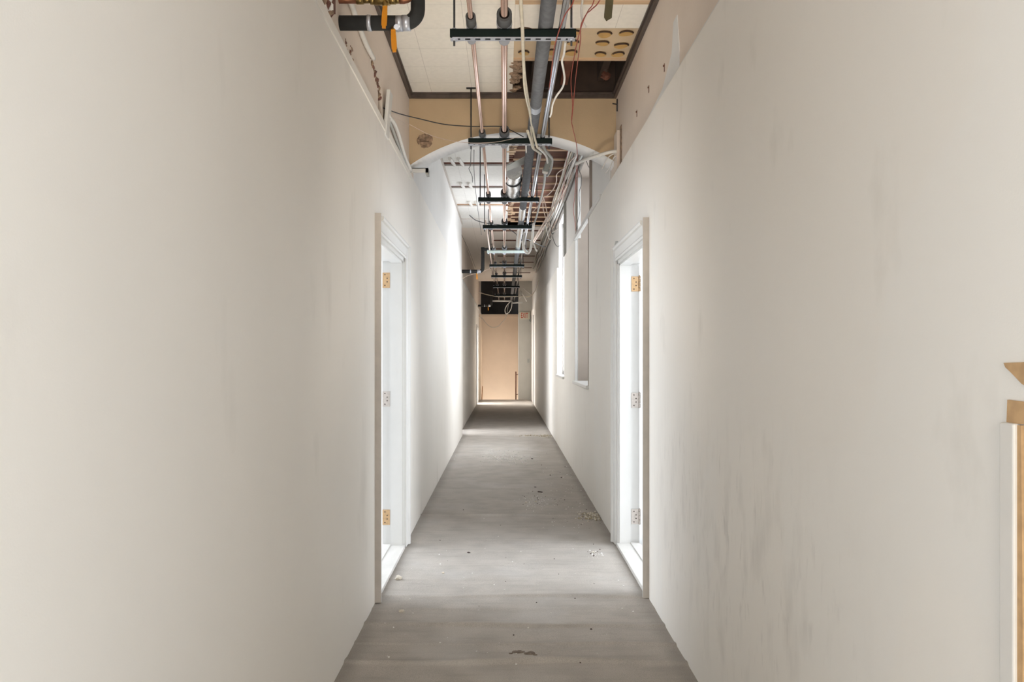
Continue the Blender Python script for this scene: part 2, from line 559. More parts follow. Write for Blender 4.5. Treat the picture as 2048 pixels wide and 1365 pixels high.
b = MB()
x0, x1 = XR, .96
b.box(x0, x1, YB, -1.4, -.03, ZTR)
b.box(x0, x1, -1.4, .85, 2.5, ZTR)
b.box(x0, x1, .85, DR[0], -.03, ZTR)
b.box(x0, x1, DR[0], DR[1], DR[2], ZTR)
b.box(x0, x1, DR[1], W1[0], -.03, ZTR)
b.box(x0, x1, W1[0], W1[1], -.03, W1[2])
b.box(x0, x1, W1[1], W2[0], -.03, ZTR)
b.box(x0, x1, W2[0], W2[1], -.03, W2[2])
b.box(x0, x1, W2[1], YE + .1, -.03, ZTR)
struct(b.build('wall_right', m_wall_r), 'cream white right corridor wall with scuffs')
struct(MB().box(XRU, .96, YB, YA1, ZTR, TOPZ).build('wall_right_upper_near', m_upper))
b = MB()
x0 = XRU - .01
b.box(x0, .96, YA1, W1[0], ZTR, TOPZ)
b.box(x0, .96, W1[0], W1[1], W1[3], TOPZ)
b.box(x0, .96, W1[1], W2[0], ZTR, TOPZ)
b.box(x0, .96, W2[0], W2[1], W2[3], TOPZ)
b.box(x0, .96, W2[1], YE + .1, ZTR, TOPZ)
struct(b.build('wall_right_upper', m_white_up))

# back wall behind the camera, with an opening added for the fill light
b = MB()
b.box(-.86, .96, YB - .15, YB, -.03, .45)
b.box(-.86, .96, YB - .15, YB, 3.1, TOPZ)
b.box(-.86, -.62, YB - .15, YB, .45, 3.1)
b.box(.72, .96, YB - .15, YB, .45, 3.1)
struct(b.build('wall_back', m_wall_l))

# arch wall
AC, AR, AZ = .08, 1.40, 3.045


def arch_z(x):
    return AZ - AR + math.sqrt(max(AR * AR - (x - AC) ** 2, 0))


b = MB()
nseg = 48
xa, xb = XLU - .01, XRU + .005
for i in range(nseg):
    p, q = xa + (xb - xa) * i / nseg, xa + (xb - xa) * (i + 1) / nseg
    k = len(b.v)
    zp, zq = arch_z(p), arch_z(q)
    b.v += [(p, YA0, zp), (q, YA0, zq), (q, YA0, TOPZ), (p, YA0, TOPZ), (p, YA1, zp), (q, YA1, zq), (q, YA1, TOPZ), (p, YA1, TOPZ)]
    b.face((k, k + 1, k + 2, k + 3), 0)
    b.face((k + 4, k + 7, k + 6, k + 5), 1)
    b.face((k, k + 4, k + 5, k + 1), 1, True)
struct(b.build('wall_arch', [m_tan, m_soffit]), 'tan wall with a shallow white arch across the corridor')

# ------------------------------------------------------------------ setting: ceilings
T = .02
b = MB()
b.box(-.86, .06, YB, YA0, ZN, ZN + T)
b.box(.06, .96, YB, 4.185, ZN, ZN + T)
b.box(.06, .96, 4.24, 4.545, ZN, ZN + T)
struct(b.build('ceiling', m_tile), 'cream tiled ceiling in front of the arch')
b = MB()
gaps = [(8.68, 8.85), (9.9, 10.03), (11.08, 11.26), (12.25, 12.36)]
yy = YA1
for g in gaps:
    b.box(-.86, .05, yy, g[0], ZF, ZF + T); yy = g[1]
b.box(-.95, .05, yy, YL + .2, ZF, ZF + T)
struct(b.build('ceiling_beyond_arch', m_tile2), 'white tiled ceiling beyond the arch')
struct(MB().box(-.95, .96, 13.15, YE + .05, ZF, ZF + T).build('ceiling_end', m_tile3), 'beige ceiling at the far end of the corridor')
struct(MB().box(-.95, .05, YL + .2, 13.15, ZF, ZF + T).build('ceiling_strip', m_tile2))
struct(MB().box(-1.2, 1.2, YB - .3, YE + 2.6, TOPZ, TOPZ + .1).build('ceiling_slab', m_joist))
struct(MB().box(.0, .96, YA1, 13.2, ZF + .10, ZF + .13).build('ceiling_deck', m_deck), 'brown roof planks above the missing ceiling')
b = MB(); b.box(.0, .96, 4.9, YA0, ZN + .34, ZN + .36); b.box(.0, .96, YA0 - .012, YA0, ZN + .004, ZN + .34); b.box(.0, .96, 4.9, 4.91, ZN + .03, ZN + .34)
b.box(-.01, .0, 4.9, YA0, ZN + .02, ZN + .34); b.box(XRU - .01, XRU, 4.9, YA0, ZN + .004, ZN + .34)
struct(b.build('ceiling_void', m_joist))

# crown trims
def crown(name, a, bb, side):
    m = MB()
    if side == 'y':
        m.box(a[0], bb[0], YA0 - .030, YA0, ZN - .012, ZN + .0)
        m.box(a[0], bb[0], YA0 - .022, YA0, ZN - .040, ZN - .012)
    else:
        s = 1 if side == 'l' else -1
        X = XLU if side == 'l' else XRU
        m.box(X, X + s * .030, YB, YA0 - .02, ZN - .015, ZN)
        m.box(X, X + s * .020, YB, YA0 - .02, ZN - .042, ZN - .015)
    return struct(m.build(name, m_crown))


crown('trim_1', 0, 0, 'l'); crown('trim_2', 0, 0, 'r'); crown('trim_3', (XLU,), (XRU,), 'y')
struct(MB().box(XLU, XLU + .018, YA1, YL, ZF - .03, ZF).build('trim_4', m_hinge_n))
# white battens along the panel tops
struct(MB().box(XL, XL + .006, YB, YA0, ZT - .045, ZT).build('trim_5', m_wall_l))
b = MB(); b.box(XRU - .014, XRU, YB, 3.68, ZTR, ZTR + .045); b.box(XRU - .024, XRU - .014, YB, 3.68, ZTR, ZTR + .02)
struct(b.build('trim_6', m_trim))
struct(MB().box(XL2, XL2 + .016, YL, YE, ZT - .03, ZT).build('trim_12', m_trim))
struct(MB().box(XR - .012, XR + .02, W1[0] - .9, W1[1] + .05, ZTR - .02, ZTR + .022).build('trim_7', m_trim))

# ------------------------------------------------------------------ setting: stairwell end
b = MB()
b.box(.42, .96, YE, YE + .12, -.03, TOPZ)
struct(b.build('wall_end', m_endwall), 'grey end wall beside the stairwell opening')
struct(MB().box(-.92, .96, 24.5, 24.6, -1.6, 2.66).build('wall_stair', m_beige), 'beige stairwell wall at the end of the corridor')
struct(MB().box(-.92, .96, 24.42, 24.5, 2.60, 2.68).build('trim_8', m_beige))
struct(MB().box(-1.2, 1.2, 24.9, 25.0, -1.6, TOPZ).build('wall_stair_void', m_dark))  # near-black sheet, the darkness of the void is put into its colour
struct(MB().box(.60, .70, YE + .12, 24.6, -1.6, TOPZ).build('wall_stair_side', m_beige))
struct(MB().box(XL2, XL2 + .05, YE, 24.5, -1.5, 2.6).build('wall_stair_left', m_beige))
struct(MB().box(-1.0, 1.0, YE + .1, 24.9, -1.62, -1.5).build('floor_stair', m_beige))
struct(MB().box(.415, .432, YE - .006, YE + .125, 0, 2.62).build('trim_9', m_trim))
b = MB(); b.prism([(YE + .3, -.35), (YE + .3, -.15), (YE + 1.4, .35), (YE + 1.4, .15)], 'x', XL2 + .05, XL2 + .075)
struct(b.build('trim_10', m_wood))

# ------------------------------------------------------------------ side rooms behind the openings
def room(name, xn, xf, y0, y1, win):
    m = MB()
    lo, hi = min(xn, xf), max(xn, xf)
    m.box(lo, hi, y0, y1, -.05, 0); m.box(lo, hi, y0, y1, 2.9, 3.0)
    m.box(lo, hi, y0 - .1, y0, 0, 2.9); m.box(lo, hi, y1, y1 + .1, 0, 2.9)
    s = .1 if xf > xn else -.1
    m.box(xf, xf + s, y0, win[0], 0, 2.9); m.box(xf, xf + s, win[1], y1, 0, 2.9)
    m.box(xf, xf + s, win[0], win[1], 0, win[2]); m.box(xf, xf + s, win[0], win[1], win[3], 2.9)
    struct(m.build(name, m_room))


room('wall_room_left', -.86, -3.7, 2.6, 7.4, (4.2, 7.0, .6, 2.75))
room('wall_room_right', .96, 3.7, 2.6, 7.0, (3.0, 5.6, .6, 2.75))
room('wall_room_passage', -.92, -2.1, 12.0, 14.6, (12.6, 14.0, .5, 2.8))
room('wall_room_near_left', -.86, -2.7, -1.9, 1.4, (-1.6, 1.0, .1, 2.5))
room('wall_room_near_right', .96, 2.7, -1.9, 1.5, (-1.5, 1.1, .1, 2.5))
room('wall_room_far', -.92, -2.5, 19.8, 22.2, (20.1, 21.9, .6, 2.6))

# ------------------------------------------------------------------ doors
def hinge(par, x0, x1, yj, zc, m, barrel=None, h=.107, yo=.004):
    """leaf screwed on a jamb face at y=yj (facing -y), from x0 to x1"""
    g = MB()
    g.box(x0, x1, yj - yo, yj, zc - h / 2, zc + h / 2, 0)
    w = x1 - x0
    for i, dz in enumerate((-.037, -.012, .013, .038)):
        fx = .35 if i in (0, 3) else .65
        g.tube([(x0 + w * fx, yj - yo - .0015, zc + dz), (x0 + w * fx, yj - yo + .001, zc + dz)], .0045, 8, 1)
    o = g.build('hinge', [m, m_screw], par, 0)
    if barrel is not None:
        k = MB()
        for a, c in ((-.5, -.22), (-.2, .08), (.1, .36), (.38, .5)):
            k.tube([(barrel, yj - .008, zc + a * h), (barrel, yj - .008, zc + c * h)], .0075, 10)
        k.tube([(barrel, yj - .008, zc + .5 * h), (barrel, yj - .008, zc + .57 * h)], .005, 8)
        k.build('hinge_barrel', m, o)
    return o


def casing_profile(y_in, y_out, face, s):
    """(y, x) points of a moulded casing section between its inner and outer edge, protruding toward the corridor"""
    d = y_out - y_in
    return [(y_in, face), (y_in, face + s * .014), (y_in + d * .12, face + s * .018), (y_in + d * .22, face + s * .013), (y_in + d * .72, face + s * .020),
            (y_in + d * .78, face + s * .030), (y_in + d * .90, face + s * .034), (y_out, face + s * .034), (y_out, face)]


def door_frame(name, face, s, op, depth):
    """s=+1: corridor lies at +x of the wall face (left wall); -1: right wall"""
    y0, y1, zh = op
    cw = .098
    root = empty(name, (face, (y0 + y1) / 2, 0))
    struct(root)
    for (yi, yo) in ((y0, y0 - cw), (y1, y1 + cw)):
        c = MB()
        prof = casing_profile(yi, yo, face, s)
        c.prism([(x, y) for (y, x) in prof], 'z', 0, zh + cw)
        oc = c.build('casing', m_trim, root)
        if yo < yi:
            MB().box(face, face + s * .0335, yo - .004, yo - .0005, 0, zh + cw).build('casing_edge_shade', m_taupe, oc)  # strip that paints the shade on the side facing the camera
    c = MB()
    prof = casing_profile(zh, zh + cw, face, s)
    c.prism([(x, z) for (z, x) in prof], 'y', y0, y1)
    c.build('head_casing', m_trim, root)
    j = MB()
    xe = face - s * depth
    xs_ = face - s * .090                                    # depth of the stop band, the rebate lies behind it
    t = .022
    for (ya, yb, ys2) in ((y0, y0 + t, y0 + t + .012), (y1, y1 - t, y1 - t - .012)):
        j.box(face, xe, ya, yb, 0, zh)
        j.box(face - s * .012, xs_, yb, ys2, 0, zh - t)
    j.box(face, xe, y0, y1, zh - t, zh)
    j.box(face - s * .012, xs_, y0 + t, y1 - t, zh - t - .012, zh - t)
    j.build('jamb', m_trim, root)
    th = MB()
    th.box(face + s * .010, xe, y0 + t, y1 - t, -.01, .018)
    th.box(xs_, xe, y0 + t, y1 - t, .018, .024)
    th.build('threshold', m_thresh, root, .004)
    return root


d1 = door_frame('door_1', XL, 1, DL, .152)
d1['label'] = 'doorless white frame with bronze hinges in the left wall'
yj = DL[1] - .022
hinge(d1, -.861, -.808, yj, 1.886, m_hinge_b)
hinge(d1, -.861, -.808, yj, 1.048, m_hinge_n)
hinge(d1, -.861, -.808, yj, .214, m_hinge_b)
d2 = door_frame('door_2', XR, -1, DR, .155)
d2['label'] = 'white frame with an opened white door in the right wall'
yj = DR[1] - .022
hinge(d2, .905, .955, yj, 1.865, m_hinge_b, .962)
hinge(d2, .905, .955, yj, 1.035, m_hinge_n, .962)
hinge(d2, .905, .955, yj, .205, m_hinge_n, .962)
lf = MB()
lf.box(.985, 1.97, yj - .052, yj - .010, .02, 2.0)
for zc in (1.865, 1.035, .205):
    lf.box(.981, .985, yj - .05, yj - .018, zc - .053, zc + .053, 1)
lf.build('door_leaf', [m_trim, m_hinge_n], d2, .002)
# paint torn away above the right frame
g = MB()
g.prism([(5.46, 2.115), (5.49, 2.16), (5.44, 2.185), (5.36, 2.175), (5.30, 2.155), (5.22, 2.15), (5.14, 2.14), (5.30, 2.128)], 'x', XR - .0025, XR + .001)
tag(g.build('torn_paint', m_cable_g), 'grey torn paint above the far corner of the right door frame', 'torn paint')

# far openings at the end of the corridor
def far_frame(name, face, s, op, lab):
    y0, y1, zh = op
    r = struct(empty(name, (face, (y0 + y1) / 2, 0)), lab)
    for (a, c) in ((y0 - .09, y0), (y1, y1 + .09)):
        MB().box(face, face + s * .022, a, c, 0, zh + .09).build('casing', m_trim, r, .003)
    MB().box(face, face + s * .022, y0, y1, zh, zh + .09).build('head_casing', m_trim, r, .003)
    j = MB()
    j.box(face, face - s * .15, y0, y0 + .02, 0, zh); j.box(face, face - s * .15, y1 - .02, y1, 0, zh)
    j.box(face, face - s * .15, y0, y1, zh - .02, zh)
    j.build('jamb', m_trim, r)
    return r


far_frame('door_3', XL2, 1, D3, 'distant white door frame in the left wall near the stairwell')
struct(MB().box(XR - .03, XR, 20.6, 20.74, 0, 2.45).build('trim_11', m_trim), 'white upright trim on the right wall near the far end')

# ------------------------------------------------------------------ windows
# boarded window recess
y0, y1, z0, z1 = W1
r = struct(empty('window_1', (XR, (y0 + y1) / 2, z0)), 'tall deep window recess with a grey brown reveal and white sill in the right wall')
b = MB(); b.box(XR + .006, 1.10, y1 - .006, y1 + .05, z0, z1)
b.box(XR + .006, 1.10, y0 - .05, y0 + .006, z0, z1)
b.box(XR + .03, 1.10, y0 - .05, y1 + .05, z1 - .006, z1 + .05)
b.build('reveal', m_niche, r)
b = MB()
for (ya, yb, za, zb_) in ((y0, y0 + .05, z0, z1), (y1 - .05, y1, z0, z1), (y0, y1, z0, z0 + .06), (y0, y1, z1 - .05, z1), (y0, y1, 2.18, 2.225)):
    b.box(1.07, 1.10, ya, yb, za, zb_)
b.build('window_frame', m_trim, r)
MB().box(1.082, 1.087, y0 + .05, y1 - .05, z0 + .06, z1 - .05).build('window_pane', gl, r)
b = MB(); b.box(XR - .002, XR + .020, y1 - .028, y1 + .02, z0, ZTR); b.box(XRU - .012, XRU + .025, y1 - .028, y1 + .02, ZTR, z1)
b.box(XR + .026, XR + .032, y1 - .014, y1, z0, z1)
b.build('edge_bead', m_trim, r, .003)
b = MB(); b.box(XR - .004, XR + .03, y0 - .02, y0 + .02, z0, ZTR); b.box(XRU - .014, XRU + .02, y0 - .02, y0 + .02, ZTR, z1)
b.build('edge_bead', m_niche, r, .003)
b = MB(); b.box(XR - .028, 1.10, y0 - .03, y1 + .04, z0 - .030, z0 + .004)
b.build('window_sill', m_trim, r, .006)
# bright window
y0, y1, z0, z1 = W2
r = struct(empty('window_2', (XR, (y0 + y1) / 2, z0)), 'tall bright daylight window in the right wall')
b = MB()
xf = .90
b.box(xf, xf + .05, y0, y0 + .05, z0, z1); b.box(xf, xf + .05, y1 - .05, y1, z0, z1)
b.box(xf, xf + .05, y0, y1, z0, z0 + .06); b.box(xf, xf + .05, y0, y1, z1 - .05, z1)
b.box(xf + .01, xf + .045, y0, y1, 2.18, 2.225)
b.build('window_frame', m_trim, r, .004)
MB().box(xf + .02, xf + .025, y0 + .05, y1 - .05, z0 + .06, z1 - .05).build('window_pane', gl, r)
b = MB(); b.box(XR - .025, .96, y0 - .03, y1 + .03, z0 - .03, z0 + .004); b.build('window_sill', m_trim, r, .005)
b = MB(); b.box(.80, .835, y0 - .04, y0 + .008, 2.685, 3.42); b.build('loose_stop', m_cable_g, r, .003)

# ------------------------------------------------------------------ near ceiling: torn section
sb = empty('substrate_board', (.45, 4.78, ZN))
tag(sb, 'beige ceiling board with ochre glue daubs beside the dark ceiling hole', 'ceiling board')
MB().box(.06, .86, 4.545, 5.02, ZN + .006, ZN + .022).build('board', m_substr, sb)
MB().box(.06, .86, 5.012, 5.04, ZN - .004, ZN + .02).build('wood_edge', m_wood_l, sb)
daubs = [(1049, 57), (1048, 102), (1106, 101), (1111, 59), (1148, 61), (1142, 102), (1209, 65), (1205, 83), (1201, 105), (1252, 63), (1242, 88), (1236, 105), (1108, 80), (1146, 82)]
for i, (u, v) in enumerate(daubs):
    y = F * (ZN + .006 - CH) / (CY - (v + 2)); x = (u - CX) * y / F
    rn = random.Random(i)
    g = MB(); n = 20
    R = .037 * rn.uniform(.85, 1.2)
    ph = [rn.uniform(0, 6.28) for _ in range(3)]
    pr = lambda a: R * (1 + .09 * math.sin(2 * a + ph[0]) + .06 * math.sin(3 * a + ph[1]))
    poly = [(x + pr(2 * math.pi * k / n) * 1.1 * math.cos(2 * math.pi * k / n), y + pr(2 * math.pi * k / n) * math.sin(2 * math.pi * k / n)) for k in range(n)]
    g.prism(poly, 'z', ZN - .003, ZN + .007, 0)
    cres = [(px, py) for (px, py) in poly if py < y - .1 * R]
    cres = sorted(cres)
    g.tube([Vector((px, py, ZN - .001)) for (px, py) in cres], .006, 6, 1)  # the daub's shadow, painted as a dark crescent on its near side
    g.build('glue_daub', [m_glue, m_glue_d], sb)
fs = MB().box(.06, .86, 4.185, 4.24, ZN + .002, ZN + .03).build('furring_board', m_wood_l)
tag(fs, 'raw wood furring board bared by a missing tile above the first hanger', 'wood board')
# joists and pieces inside the hole
for i, (xx, w, lab, mm) in enumerate([(.42, .055, 'reddish wooden joist at the middle of the dark ceiling hole', m_reddish),
                                      (.70, .05, 'dark joist at the right side of the dark ceiling hole', m_joist), (.20, .05, 'dark joist at the left side of the dark ceiling hole', m_joist)]):
    o = MB().box(xx, xx + w, 4.9, YA0, ZN + .06 + .03 * (i > 0), ZN + .30).build('ceiling_joist', mm)
    tag(o, lab, 'joist', 'joists inside the near ceiling hole')
g = MB()
for i in range(46):                                           # crumbled edge on the left of the hole
    rn = random.Random(i + 30)
    g.rock((rn.uniform(.055, .115), 5.02 + (YA0 - 5.06) * rn.random(), ZN + rn.uniform(-.006, .03)), rn.uniform(.016, .032), .5, 0, i)
tag(g.build('crumbled_ceiling_edge', m_brickish), 'crumbled brown plaster edge on the left of the dark ceiling hole', 'broken plaster', None, 'stuff')
b = MB(); b.tube([(.735, 5.45, ZN + .30), (.735, 5.45, ZN + .06)], .02, 10); b.rock((.735, 5.45, ZN + .05), .035, .9, 1, 4)
tag(b.build('capped_pipe', [m_joist, m_reddish]), 'short rusty pipe end hanging in the dark ceiling hole', 'pipe', None)

# ------------------------------------------------------------------ ceiling beyond the arch: furring and torn edge
labs = iter(ORD)
for k in range(17):
    y = 6.57 + .398 * k
    o = MB().box(.10, .835, y - .013, y + .013, ZF - .008, ZF + .008).build('furring_strip', m_wood_l)
    tag(o, '%s pale wood furring strip from the arch under the brown planks' % ORD[k], 'wood strip', 'furring strips under the bared roof')
for k, g_ in enumerate(gaps):
    o = MB().box(-.72, .03, g_[0] - .02, g_[1] + .02, ZF + .021, ZF + .05).build('gap_board', m_reddish if k < 2 else m_wood)
    tag(o, '%s brown board from the arch showing between white ceiling tiles' % ORD[k], 'wood board', 'boards in the tile gaps')
    for s, (ua, ub) in enumerate(((-.60, 'left'), (-.50, 'right'))):
        if k < 3:
            xx = ua + .05 * k
            o = MB().tube([(xx - .02, g_[0] - .22, ZF - .010), (xx, g_[0], ZF - .004), (xx + .01, g_[1] + .02, ZF + .012)], .020, 10, smooth_path=4).build('white_sleeve', m_cable_w)
            tag(o, '%s of two white plastic sleeves entering the %s gap between tiles' % (ub, ORD[k]), 'sleeve', 'sleeves at the tile gaps')
g = MB()
rn = random.Random(3)
for k in range(62):                                           # broken lath and plaster along the torn tile edge
    y = 6.1 + k * .105
    g.box(.03 + rn.uniform(-.02, .03), .12 + rn.uniform(-.03, .06), y, y + rn.uniform(.035, .07), ZF + rn.uniform(-.002, .012), ZF + .03, 0 if rn.random() < .72 else 1)
    if rn.random() < .35:
        g.rock((.09 + rn.uniform(-.05, .05), y, ZF + .01), rn.uniform(.02, .045), .6, 2, k)
tag(g.build('torn_lath_edge', [m_wood_l, m_deck, m_brickish]), 'torn lath and plaster edge between white tiles and brown planks', 'broken lath', None, 'stuff')
rn = random.Random(11)
for k in range(7):                                            # bared dark strips in the beige far ceiling
    y = 13.4 + k * 1.15
    o = MB().box(-.28 + .04 * k, .70, y, y + .10, ZF - .008, ZF + .001).build('bared_strip', m_reddish)
    tag(o, '%s dark bared strip along the beige far ceiling, counted from the arch' % ORD[k], 'wood strip', 'bared strips in the far ceiling')

# ------------------------------------------------------------------ trapeze hangers
HX0, HX1, HZ = -.268, .352, 2.92


def hanger(y, side_mat, top, long_rod=True):
    r = empty('trapeze_hanger', (.04, y, HZ))
    c = MB()
    t = .004
    yf, yb, zt = y - .0205, y + .0205, HZ + .041
    c.box(HX0, HX1, yf, yf + t, HZ, zt); c.box(HX0, HX1, yb - t, yb, HZ, zt)
    c.box(HX0, HX1, yf, yf + .010, zt - t, zt); c.box(HX0, HX1, yb - .010, yb, zt - t, zt)
    c.build('channel', side_mat, r)
    s = MB()                                                  # the slotted web that faces down
    s.box(HX0 + .012, HX1 - .012, yf, y - .009, HZ - .003, HZ); s.box(HX0 + .012, HX1 - .012, y + .009, yb, HZ - .003, HZ)
    n = 12
    for k in range(n + 1):
        xx = HX0 + .012 + (HX1 - HX0 - .024) * k / n
        s.box(max(xx - .012, HX0 + .012), min(xx + .012, HX1 - .012), y - .009, y + .009, HZ - .003, HZ)
    s.build('slotted_web', m_galv, r)
    MB().box(HX0 + .02, HX1 - .02, yf + t, yb - t, zt - .012, zt - .010).build('channel_inside', m_strut, r)
    for xx, rr_ in ((-.163, .022), (-.001, .028)):
        sd = MB(); sd.prism([(xx + rr_ * math.cos(a), HZ + .004 + rr_ * 1.0 * math.sin(a)) for a in [math.pi + math.pi * k / 12 for k in range(13)]], 'y', y + .021, y + .027)
        sd.build('saddle_clamp', m_saddle, r)
    for xx in (-.248, .330):
        rod = MB().tube([(xx, y, HZ - .035), (xx, y, top)], .0052, 8).build('threaded_rod', m_rod, r)
        w = MB(); w.tube([(xx, y, HZ - .012), (xx, y, HZ - .003)], .012, 6)
        w.box(xx - .018, xx + .018, y - .018, y + .018, HZ - .006, HZ - .003)
        w.build('hex_nut', m_galv, rod)
        MB().tube([(xx, y, zt), (xx, y, zt + .009)], .012, 6).build('hex_nut', m_galv, rod)
        MB().box(xx - .035, xx + .035, y - .012, y + .012, top - .006, top).build('ceiling_plate', m_rod, rod)
    return r


HY = [3.70, 5.56, 7.64, 9.27, 11.5, 13.3, 15.1, 17.4, 19.9]
for i, y in enumerate(HY):
    top = ZN if y < YA0 else (ZF + .10 if y < 13.1 else ZF)
    top = ZN if i == 1 else top
    h = hanger(y, m_strut_lit if i == 4 else m_strut, top)
    colr = 'window lit green' if i == 4 else 'dark green'
    tag(h, '%s steel trapeze hanger carrying the pipes, %s one from the camera end' % (colr, ORD[i]), 'pipe hanger', 'trapeze hangers under the ceiling')

# ------------------------------------------------------------------ pipes on the hangers
ZP = HZ + .041


def run(name, x, r, m, label, y0=1.2, y1=22.4, sleeve=0, sl=.10, n=16, bend=None, yfoil=None):
    root = empty(name, (x, (y0 + y1) / 2, ZP))
    tag(root, label, 'pipe')
    rz = (sleeve if sleeve else r)
    z = ZP + rz
    pts = [(x, y0, z), (x, y1, z)] if bend is None else [(x, y0, z), (x, y1, z)] + bend
    p = MB().tube(pts, r, n, smooth_path=0).build('tube', m, root)
    if sleeve:
        for y in HY:
            MB().tube([(x, y - sl, z), (x, y + sl, z)], sleeve, 20, hollow=sleeve * .68, imi=1).build('insulation_sleeve', [m_sleeve, m_foam], root)
            b = MB(); b.tube([(x, y - .017, z), (x, y + .017, z)], sleeve + .002, 20, hollow=sleeve)
            b.box(x - .004, x + .004, y - .012, y + .012, z - rz - .01, z - rz + .002)
            b.build('pipe_strap', m_galv, root)
    return root, z


run('copper_pipe', -.163, .0115, m_copper, 'thin copper pipe in black sleeves, leftmost of the pipes on the hangers', sleeve=.0245)
run('copper_pipe', -.001, .0168, m_copper, 'thicker copper pipe in wide black sleeves along the hangers', sleeve=.037)
rt, z = run('insulated_pipe', .205, .0375, m_foam_g, 'thick grey insulated pipe along the hangers', n=24)
for (ya, yb) in ((2.95, 3.2), (4.9, 5.0), (8.3, 9.0), (9.5, 11.3)):
    w = MB(); k = 14
    w.tube([(.205, ya + (yb - ya) * i / k, z) for i in range(k + 1)], [.0385 + .002 * random.Random(i + int(ya * 10)).random() for i in range(k + 1)], 18)
    if ya > 8 or ya < 3.1:
        w.build('foil_wrap', m_foil, rt)
    else:
        w.build('tape_band', m_galv, rt)
run('steel_conduit', .283, .0165, m_steel, 'shiny steel conduit beside the thick grey insulated pipe', n=18)
# extra thin conduits on the far left of the hangers, seen beyond the fourth hanger
rr, _ = run('thin_white_pipe', -.228, .0085, m_cable_p, 'thin pinkish pipe at the left hanger rods beyond the fourth hanger', y0=9.0, y1=16.5, n=10)

# ------------------------------------------------------------------ foil duct with grey plate between second and third hanger
r = empty('foil_duct', (.09, 7.05, 3.05)); tag(r, 'short crumpled foil duct with a grey plate between the second and third hanger', 'duct')
dpts = [Vector((.082 + .006 * math.sin(i * 1.3), 6.86 + .075 * i, 3.045 - .003 * i)) for i in range(12)]
MB().tube(dpts, [.074 + .007 * random.Random(i).random() for i in range(12)], 26).build('duct_body', m_foil, r)
b = MB(); b.tube([(.082 + .082 * math.cos(a), 7.12, 3.040 + .085 * math.sin(a)) for a in [2 * math.pi * k / 28 for k in range(29)]], .0065, 8)
b.build('clamp_ring', m_black, r)
q = [P(1008.5, 335, 6.5), P(1050, 314, 6.5), P(1050, 328, 6.75), P(1011, 344, 6.75)]
b = MB(); k = len(b.v)
for z_ in (0, .006):
    b.v += [tuple(p + Vector((0, 0, z_))) for p in q]
for f_ in ((0, 1, 2, 3), (7, 6, 5, 4), (0, 4, 5, 1), (1, 5, 6, 2), (2, 6, 7, 3), (3, 7, 4, 0)): b.face(f_)
b.build('sheet_plate', m_sheet, r)

# ------------------------------------------------------------------ valve branches coming out of the left wall
def branch(xw, y):
    zb = 2.816
    r = empty('insulated_branch_pipe', (xw, y, zb))
    xe = -.38
    p = [(xw - .03, y, zb), (xe - .06, y, zb)] + [(xe - .06 + .06 * math.sin(a), y, zb + .06 * (1 - math.cos(a))) for a in [math.pi / 2 * k / 8 for k in range(1, 9)]] + [(xe, y, zb + .42)]
    MB().tube(p, .0315, 20).build('foam_jacket', m_foam, r)
    b = MB(); b.tube([(-.601, y, zb), (-.583, y, zb)], .034, 20); b.build('clamp_band', m_galv, r)
    b = MB(); b.tube([(-.475, y, zb - .002), (-.447, y, zb - .002)], .0355, 8); b.tube([(-.449, y, zb), (-.413, y, zb)], .0335, 20); b.tube([(-.47, y - .03, zb - .03), (-.47, y + .02, zb - .02)], .012, 10)
    b.build('union_fitting', m_galv, r)
    # valve with lever
    b = MB(); b.tube([(-.487, y - .005, zb - .02), (-.483, y - .03, zb - .052)], .011, 10); b.build('valve_stem', m_brass, r)
    b = MB()
    lever(b, Vector((-.483, y - .035, zb - .045)), Vector((-.476, y - .045, zb - .145)))
    b.build('lever_handle', m_orange, r)
    return r


def lever(b, a, c):
    d = (c - a)
    t = d.normalized()
    sx = Vector((1, 0, 0)); sx = (sx - t * sx.dot(t)).normalized(); ny_ = t.cross(sx)
    n = 8
    for i in range(n):
        f0, f1 = i / n, (i + 1) / n
        w = .0095 + .002 * math.sin(f0 * 3)
        w *= .75 if i == n - 1 else 1
        b.obox(a + d * (f0 + f1) / 2, sx * w, ny_ * .004, d * (.5 / n + .003))


for i, (xw, y, lab) in enumerate(((XLU, 3.29, 'black insulated pipe with orange lever turning up from the left wall, nearest one'),
                                  (XL2, 13.1, 'black insulated pipe with orange lever beyond the bright left wall'),
                                  (XL2, 22.2, 'black insulated pipe stub beside the dark stairwell opening'))):
    o = branch(xw, y); tag(o, lab, 'pipe', 'insulated branch pipes on the left wall')
    if i == 1:
        e = MB().tube([(-.38, 13.1, 3.18), (-.36, 13.1, 3.20), (-.30, 13.1, 3.20), (-.16, 13.1, 3.2)], .03, 14).build('foam_jacket', m_foam, o)
y = 3.27
zb = 2.914
r = empty('brass_branch_pipe', (XLU, y, zb)); tag(r, 'brass and copper pipe with orange lever above the nearest black insulated pipe', 'pipe')
MB().tube([(XLU - .03, y, zb), (-.64, y, zb)], .021, 18).build('copper_stub', m_copper_d, r)
b = MB()
for (a, c, rr_, n_) in ((-.645, -.615, .025, 8), (-.615, -.585, .020, 18), (-.585, -.565, .026, 8), (-.565, -.50, .028, 18), (-.50, -.475, .025, 8), (-.475, -.455, .021, 18)):
    b.tube([(a, y, zb), (c, y, zb)], rr_, n_)
b.build('valve_body', m_brass, r)
b = MB(); b.tube([(-.458, y, zb), (-.44, y, zb)] + [(-.44 + .03 * math.sin(a), y, zb + .03 * (1 - math.cos(a))) for a in (.4, .8, 1.2, 1.57)] + [(-.41, y, zb + .35)], .022, 16)
b.build('copper_elbow', m_copper_d, r)
b = MB(); b.tube([(-.517, y - .01, zb - .015), (-.517, y - .03, zb - .055)], .011, 10); b.build('valve_stem', m_brass, r)
